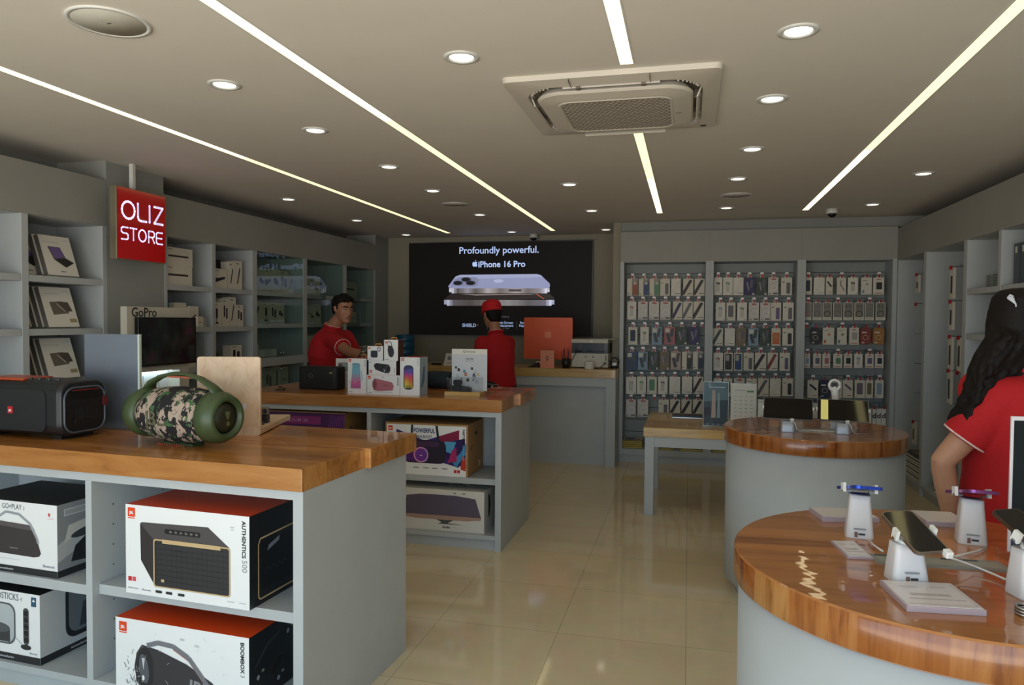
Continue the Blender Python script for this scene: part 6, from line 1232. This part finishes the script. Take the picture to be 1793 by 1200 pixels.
def head(mb, c, fwd, up, k=1.0, m=SKIN):
    """c: middle of the skull; shapes a face with nose, brow, jaw, ears"""
    c, f, u = Vector(c), Vector(fwd).normalized(), Vector(up).normalized(); f = (f-u*f.dot(u)).normalized(); r = f.cross(u)
    rows = [(.112, .018, .022, -.012), (.105, .042, .052, -.010), (.088, .062, .078, -.008), (.06, .073, .092, -.004), (.02, .076, .097, 0), (-.02, .073, .093, .004), (-.05, .067, .082, .012), (-.08, .058, .066, .026), (-.105, .044, .048, .042), (-.122, .028, .032, .052), (-.128, .012, .016, .055)]
    ringloft(mb, [(c+u*z*k+f*o_*k, r, f, a*k, b*k) for z, a, b, o_ in rows], m, 28, 2.15)
    P_ = lambda x, y, z: c+(r*x+f*y+u*z)*k
    limb(mb, [(P_(0, .088, .005), .008*k), (P_(0, .108, -.03), .011*k), (P_(0, .106, -.040), .014*k)], m, 10)
    for s_ in (-1, 1):
        limb(mb, [(P_(s_*.018, .088, .022), .008*k), (P_(s_*.05, .074, .020), .008*k)], m, 8); limb(mb, [(P_(s_*.075, -.006, .012), .010*k), (P_(s_*.084, -.014, .018), .013*k), (P_(s_*.080, -.006, -.022), .009*k)], m, 10); limb(mb, [(P_(s_*.045, .06, -.03), .02*k), (P_(s_*.04, .05, -.05), .02*k)], m, 10)
    limb(mb, [(P_(-.018, .088, -.064), .008*k), (P_(0, .096, -.062), .009*k), (P_(.018, .088, -.064), .008*k)], m, 8); limb(mb, [(P_(-.015, .088, -.076), .008*k), (P_(.015, .088, -.076), .008*k)], m, 8); limb(mb, [(P_(-.008, .085, -.108), .014*k), (P_(.008, .085, -.108), .014*k)], m, 8)
    return P_, r, f, u
EYE = mat('eye_white', '#8d857c', .4); IRIS = mat('iris_dark', '#1c120c', .2); LIP = mat('lip', '#8a5248', .5)
def face_parts(t, P_, k=1.0, beard=False):
    for s_ in (-1, 1):
        mb = MB(); mb.ball(P_(s_*.031, .0815, .003), .0115*k, EYE, 12, 8, (1.2, 1, .7)); mb.ball(P_(s_*.031, .0880, .003), .0068*k, IRIS, 10, 6); obj('eye', mb, t)
        mb = MB(); limb(mb, [(P_(s_*.014, .0985, .022), .005*k), (P_(s_*.032, .0955, .028), .0058*k), (P_(s_*.052, .0815, .022), .004*k)], HAIR, 8); obj('eyebrow', mb, t)
    mb = MB(); limb(mb, [(P_(-.022, .0925, -.070), .0035*k), (P_(0, .104, -.069), .0052*k), (P_(.022, .0925, -.070), .0035*k)], LIP, 8); obj('lips', mb, t)
def upper(t, pel, chest, neck, r, fwd, shw, shirt_m, arms, skin, k=1.0, hem=None, wid=.165, belly=.12):
    """torso shirt, sleeves; arms: (side, shoulder, elbow, wrist, hand dir, palm)"""
    pel, chest, neck = Vector(pel), Vector(chest), Vector(neck); r = Vector(r).normalized(); fwd = Vector(fwd).normalized()
    mb = MB(); up1 = (chest-pel).normalized(); up2 = (neck-chest).normalized()
    f1 = (fwd-up1*fwd.dot(up1)).normalized(); f2 = (fwd-up2*fwd.dot(up2)).normalized()
    ringloft(mb, [(pel-up1*.10, r, f1, wid*1.02, belly*1.0), (pel, r, f1, wid*1.02, belly*1.02), (pel.lerp(chest, .4), r, f1, wid*.97, belly*1.0), (pel.lerp(chest, .75), r, f1, wid*1.05, belly*1.06), (chest, r, f2, wid*1.12, belly*1.08), (chest.lerp(neck, .45), r, f2, wid*1.15, belly*1.0), (chest.lerp(neck, .72), r, f2, wid*.95, belly*.82), (chest.lerp(neck, .92), r, f2, wid*.55, belly*.62), (neck+up2*.012, r, f2, wid*.38, belly*.52)], shirt_m, 32, 2.3)
    trims = []
    for sd_, sh, el, wr, hd, pn in arms:
        sh, el = Vector(sh), Vector(el); d = (el-sh); L = d.length; d.normalize(); e = sh+d*L*.66
        inn = chest.lerp(neck, .55)+r*sd_*wid*.5; limb(mb, [(inn, .075*k), (sh, .070*k)], shirt_m, 18); mb.tube([sh-d*.01, sh+d*L*.3, e], [.072*k, .073*k, .074*k], shirt_m, 20); trims.append((e, d))
    remeshed('polo_shirt', mb, t, .009, shirt_m, 8, 'red polo shirt')
    for e, d in trims:
        for o_, w_ in ((-.007, .0044),):
            u = d.orthogonal().normalized(); v = d.cross(u); mb = MB(); mb.tube([e+d*o_+(u*math.cos(a*2*math.pi/24)+v*math.sin(a*2*math.pi/24))*.0705*k for a in range(25)], w_*.8, TRIM, 6); obj('sleeve_trim', mb, t, label='pale sleeve trim')
    for o_, rr_, m_ in ((.004, .0, shirt_m), (.0, .003, TRIM)):
        mb = MB(); c_ = neck+up2*(.016 if m_ is TRIM else .004); mb.tube([c_+r*math.cos(a*2*math.pi/24)*(wid*.38+.012)+f2*(math.sin(a*2*math.pi/24)*(belly*.52+.012))-up2*.012*math.sin(a*2*math.pi/24) for a in range(25)], .004 if m_ is TRIM else .013, m_, 8); obj('collar_trim' if m_ is TRIM else 'collar', mb, t)
def legs(t, pel, r, fwd, foot, k=1.0):
    pel = Vector(pel); r = Vector(r).normalized(); fwd = Vector(fwd).normalized(); mb = MB()
    ringloft(mb, [(pel+Vector((0, 0, .02)), r, fwd, .158*k, .112*k), (pel-Vector((0, 0, .08)), r, fwd, .172*k, .122*k), (pel-Vector((0, 0, .16)), r, fwd, .165*k, .115*k)], PANT, 24)
    for s_ in (-1, 1):
        h = pel+r*s_*.085*k-Vector((0, 0, .08)); f = Vector((pel.x, pel.y, 0))+r*s_*.10*k+fwd*foot; kn = (h+Vector((f.x, f.y, .05)))/2+fwd*.02; kn.z = .48*k
        limb(mb, [(h, .088*k), (h.lerp(kn, .5), .078*k), (kn, .060*k), (Vector((f.x, f.y, .12)), .052*k)], PANT, 18)
        sh = MB(); limb(sh, [(Vector((f.x, f.y, .045))-fwd*.03, .044), (Vector((f.x, f.y, .040))+fwd*.08, .040), (Vector((f.x, f.y, .034))+fwd*.17, .033)], BLACK, 14); sh.v = [(a, b, max(c_, .001)) for a, b, c_ in sh.v]; obj('shoe', sh, t)
    remeshed('trousers', mb, t, .012, PANT, 4)
def hairlocks(P_, fn, n, m=HAIR, r=.009, seed=1):
    mb = MB(); q_ = random.Random(seed)
    for i in range(n): limb(mb, [(P_(*p_), r*q_.uniform(.8, 1.25)*(1 if j else .7)) for j, p_ in enumerate(fn(q_))], m, 7)
    return mb

# ---- bare headed man behind the middle counter, leaning over it towards the slatwall
Yp = 5.95
hc = onY(601, 541, Yp); nk = onY(583, 572, Yp+.02); cst = onY(572, 622, Yp); pv = Vector((onY(566, 690, Yp).x+.0, Yp+.06, .93))
per = thing('person', 'bare headed man in a red polo leaning over behind the middle counter', 'person', (0, 0, 0))
fwd = Vector((.90, -.42, 0)).normalized(); up = Vector((0, 0, 1)); r = fwd.cross(up)
mb = MB(); hf = (fwd+Vector((-.05, -.1, -.12))).normalized(); hu = (up+fwd*.10).normalized()
P_, _, _, _ = head(mb, hc, hf, hu, .98)
limb(mb, [(nk-(nk-cst)*.3, .066), (nk, .062), (hc-hu*.07-hf*.02, .058)]); ringloft(mb, [(cst, r, fwd, .10, .07), (nk-Vector((0, 0, .03)), r, fwd, .07, .05)], SKIN)
shR = onY(583, 595, Yp-.13); elR = onY(610, 616, Yp-.34); wrR = onY(638, 624, Yp-.54)
shL = cst.lerp(nk, .62)-r*.17; elL = shL+fwd*.16+Vector((0, .03, -.23)); wrL = elL+fwd*.22+Vector((0, -.05, -.02))
arms = [(1, shR, elR, wrR, wrR-elR+Vector((0, 0, -.05)), Vector((0, 0, -1))), (-1, shL, elL, wrL, fwd, Vector((0, 0, -1)))]
for sd_, sh, el, wr, hd, pn in arms: limb(mb, [(sh, .052), (Vector(sh).lerp(Vector(el), .5), .05), (el, .042), (Vector(el).lerp(Vector(wr), .35), .043), (wr, .027)]); hand(mb, wr, hd, pn)
remeshed('body', mb, per, .0065, SKIN, 4); face_parts(per, P_)
upper(per, pv, cst, nk, r, fwd, .2, REDC, arms, SKIN, 1.0, wid=.155, belly=.125)
legs(per, pv-Vector((0, 0, .05)), r, fwd, -.02)
mb = MB(); ringloft(mb, [(P_(0, -.008+o_, z), P_(1, 0, 0)-P_(0, 0, 0), P_(0, 1, 0)-P_(0, 0, 0), a, b) for z, a, b, o_ in ((.125, .03, .04, 0), (.118, .062, .078, 0), (.095, .078, .096, -.004), (.06, .083, .094, -.014), (.02, .081, .078, -.030), (-.02, .074, .062, -.042), (-.055, .06, .04, -.055))], HAIR, 28)
for i in range(70):
    a = rnd.random()*2*math.pi; q_ = rnd.uniform(.2, 1); x, y = math.cos(a)*.07*q_, math.sin(a)*.085*q_-.008; z = .125-.055*q_*q_; limb(mb, [(P_(x, y, z-.01), .013), (P_(x*1.12+rnd.uniform(-.01, .01), y*1.1+.012, z+.012), .009)], HAIR, 7)
for s_ in (-1, 1): limb(mb, [(P_(s_*.078, .02, .04), .010), (P_(s_*.079, .022, -.002), .007)], HAIR, 8)
remeshed('hair', mb, per, .006, HAIR, 1)
mb = MB(); d = (wrR-elR).normalized(); u = d.orthogonal().normalized(); v = d.cross(u); mb.tube([wrR-d*.02+(u*math.cos(a*.3)+v*math.sin(a*.3))*.031 for a in range(22)], .007, BLACK, 8); mb.lathe([(.02, 0), (.02, .01)], STEEL, wrR-d*.02+Vector((0, 0, .028)), (0, 0, 1), 16)
obj('wrist_watch', mb, per, label='black wrist watch')

# ---- man in a red cap seen from behind, before the cash desk
Yp = 6.78
per = thing('person', 'man in a red cap and red polo standing with his back turned', 'person', (0, 0, 0))
fwd = Vector((-.72, .69, 0)).normalized(); r = fwd.cross(up)
hc = onY(861, 556, Yp); hc.z = 1.553; nk = onY(868, 583, Yp); cst = onY(873, 626, Yp); pv = Vector((onY(876, 690, Yp).x, Yp, .95))
mb = MB(); hf = (fwd+Vector((0, 0, -.22))).normalized(); hu = (up+fwd*.18).normalized(); P_, _, _, _ = head(mb, hc, hf, hu, .96)
limb(mb, [(cst.lerp(nk, .5), .06), (nk, .056), (hc-hu*.06-hf*.02, .054)])
shl = onY(848, 612, Yp-.02); ell_ = onY(846, 655, Yp-.02); wl_ = ell_+fwd*.20+Vector((.0, .0, -.06)); shr = cst.lerp(nk, .6)+r*.15+fwd*.03; elr_ = shr+Vector((0, 0, -.26))+fwd*.06; wrr_ = elr_+fwd*.22+Vector((0, 0, .02))
shl = cst.lerp(nk, .6)-r*.165+Vector((0, 0, 0)); ell_ = shl+Vector((0, .0, -.28))-r*.015
wl_ = ell_+fwd*.10+Vector((0, 0, -.20))
arms = [(-1, shl, ell_, wl_, Vector((-.1, .1, -1)), r), (1, shr, elr_, wrr_, fwd, Vector((0, 0, -1)))]
for sd_, sh, el, wr, hd, pn in arms: limb(mb, [(sh, .052), (Vector(sh).lerp(Vector(el), .5), .048), (el, .041), (Vector(el).lerp(Vector(wr), .35), .041), (wr, .026)]); hand(mb, wr, hd, pn)
remeshed('body', mb, per, .0065, SKIN, 4); face_parts(per, P_)
upper(per, pv, cst, nk, r, fwd, .2, REDC, arms, SKIN, 1.0, wid=.148, belly=.118); legs(per, pv-Vector((0, 0, .05)), r, fwd, .0)
mb = MB(); ringloft(mb, [(P_(0, o_, z), P_(1, 0, 0)-P_(0, 0, 0), P_(0, 1, 0)-P_(0, 0, 0), a, b) for z, a, b, o_ in ((.06, .081, .095, -.008), (.02, .082, .082, -.026), (-.02, .077, .066, -.040), (-.06, .062, .045, -.055), (-.085, .045, .03, -.055))], HAIR, 26); remeshed('hair', mb, per, .007, HAIR, 2)
CAPM = mat('red_cap_fabric', '#c41420', .8, nz=.06, nscale=90, bump=.3); mb = MB(); U, V = P_(1, 0, 0)-P_(0, 0, 0), P_(0, 1, 0)-P_(0, 0, 0)
ringloft(mb, [(P_(0, -.006, z), U, V, a, b) for z, a, b in ((.150, .014, .018), (.146, .045, .056), (.130, .072, .088), (.10, .087, .105), (.06, .092, .110), (.035, .092, .110), (.028, .088, .106))], CAPM, 32, 2.1)
cp = obj('cap', mb, per, label='red baseball cap')
mb = MB(); rows = []
for i in range(9):
    t_ = -1+i*.25; x = t_*.075; y0 = .10*math.sqrt(max(.05, 1-t_*t_*.8)); rows.append([P_(x, y0-.01, .040), P_(x*1.0, y0+.075*(1-t_*t_*.7), .030-.012*t_*t_), P_(x*1.0, y0+.075*(1-t_*t_*.7), .024-.012*t_*t_), P_(x, y0-.01, .034)])
mb.loft(rows, CAPM, True); obj('visor', mb, cp)
mb = MB(); fr_ = Fr(P_(0, -.1165, .03), P_(-1, 0, 0)-P_(0, 0, 0), P_(0, 0, 1)-P_(0, 0, 0)); pts = [(.030*math.cos(a*math.pi/10), .042*math.sin(a*math.pi/10)) for a in range(11)]
for i in range(10):
    (xa, za), (xb, zb) = pts[i], pts[i+1]
    f2 = lambda x: -.006-.1115*math.sqrt(max(0, 1-(x/.092)**2))*(1)
    mb.add([P_(xa, f2(xa)-.003, .032), P_(xb, f2(xb)-.003, .032), P_(xb, f2(xb)+zb*.03-.003, .032+zb), P_(xa, f2(xa)+za*.03-.003, .032+za)], [(0, 1, 2, 3)], HAIR)
obj('strap_opening', mb, cp); mb = MB(); mb.tube([P_(x/100, -.006-.113*math.sqrt(1-(x/100/.092)**2), .036) for x in range(-4, 5)], .006, CAPM, 8); obj('strap', mb, cp)
mb = MB()
for s_ in (-1, 1): mb.tube([P_(s_*.088, 0, .012), P_(s_*.082, .06, .010), P_(s_*.06, .095, .008)], .0025, BLACK, 6); mb.tube([P_(s_*.034+math.cos(a*.4)*.026, .104, .002+math.sin(a*.4)*.018) for a in range(17)], .002, BLACK, 6)
mb.tube([P_(-.01, .108, .004), P_(.01, .108, .004)], .002, BLACK, 6); obj('glasses', mb, per)

# ---- woman at the right, back half turned, arm bent behind her
Yp = 2.72
per = thing('person', 'woman with long black hair in a red polo behind the nearest round table', 'person', (0, 0, 0))
fwd = Vector((.90, .42, 0)).normalized(); r = fwd.cross(up)
hc = onY(1799, 566, Yp); hc.z = 1.50; nk = onY(1792, 648, Yp+.0); nk.z = 1.335; cst = onY(1778, 720, Yp); cst.z = 1.17; pv = Vector((onY(1764, 900, Yp).x, Yp+.02, .88))
mb = MB(); hf = fwd; P_, _, _, _ = head(mb, hc, hf, up, .92, SKIN2)
limb(mb, [(cst.lerp(nk, .5), .055), (nk, .048), (hc-up*.06-hf*.02, .047)], SKIN2)
shL = onY(1757, 694, Yp-.06); elL = onY(1650, 808, Yp-.02); wrL = onY(1668, 925, Yp+.05)
shR = cst.lerp(nk, .62)-r*.16; elR = shR+Vector((.10, .10, -.24)); wrR = elR+fwd*.2
# her right arm (toward the camera) bends back; the other hangs in front
arms = [(1, shL, elL, wrL, Vector((.25, .25, -.9)), fwd), (-1, shR, elR, wrR, fwd, Vector((0, 0, -1)))]
for sd_, sh, el, wr, hd, pn in arms: limb(mb, [(sh, .05), (Vector(sh).lerp(Vector(el), .5), .046), (el, .037), (Vector(el).lerp(Vector(wr), .35), .036), (wr, .024)], SKIN2); hand(mb, wr, hd, pn, .92, m=SKIN2)
remeshed('body', mb, per, .0065, SKIN2, 5); face_parts(per, P_, .92)
upper(per, pv, cst, nk, r, fwd, .2, REDC, arms, SKIN2, .98, wid=.145, belly=.118); legs(per, pv-Vector((0, 0, .05)), r, fwd, .0, .94)
mb = MB(); U, V, Z_ = P_(1, 0, 0)-P_(0, 0, 0), P_(0, 1, 0)-P_(0, 0, 0), up
ringloft(mb, [(P_(0, o_, z), U, V, a, b) for z, a, b, o_ in ((.128, .03, .04, -.01), (.12, .062, .075, -.01), (.095, .079, .094, -.014), (.05, .083, .092, -.026), (0.0, .080, .078, -.050), (-.06, .078, .066, -.062))], HAIR, 28)
back_ = -fwd
pts = [(1778, 590, .082), (1760, 620, .085), (1742, 648, .074), (1722, 676, .055), (1702, 702, .036), (1684, 722, .018), (1672, 734, .008)]
hp = [(onY(x, y, Yp-.04), w_) for x, y, w_ in pts]
rows = [(P_(0, -.05, .04), U, V, .08, .07)]+[(p_, (fwd*.9+r*.25), r, w_, .05 if i < 3 else .03) for i, (p_, w_) in enumerate(hp)]
ringloft(mb, rows, HAIR, 24)
for i in range(170):
    q_ = rnd.random(); s0 = rnd.uniform(-1, 1); p0 = P_(s0*.07, -.06, .05); prev = [(p0, .007)]
    for j, (pp, w_) in enumerate(hp):
        prev.append((pp+(fwd*s0*w_*1.0)+r*rnd.uniform(-.03, .06)+Vector((0, 0, rnd.uniform(-.01, .01))), max(.003, .007-.0007*j)))
        if j > 3 and rnd.random() < .3: break
    limb(mb, prev, HAIR, 7)
remeshed('long_hair', mb, per, .006, HAIR, 1, 'long wavy black hair')
mb = MB(); hcp = P_(.0, -.02, .0); cl = onY(1764, 522, Yp-.09)
for a in range(5): mb.tube([cl+Vector((.0, 0, 0)), cl+Vector((.006+.004*a, -.004, .010-.007*a)), cl+Vector((.016+.002*a, -.003, .004-.008*a))], .003, mat('pearl_clip', '#bfc3cc', .2), 7)
obj('hair_clip', mb, per, label='pearly white hair clip')
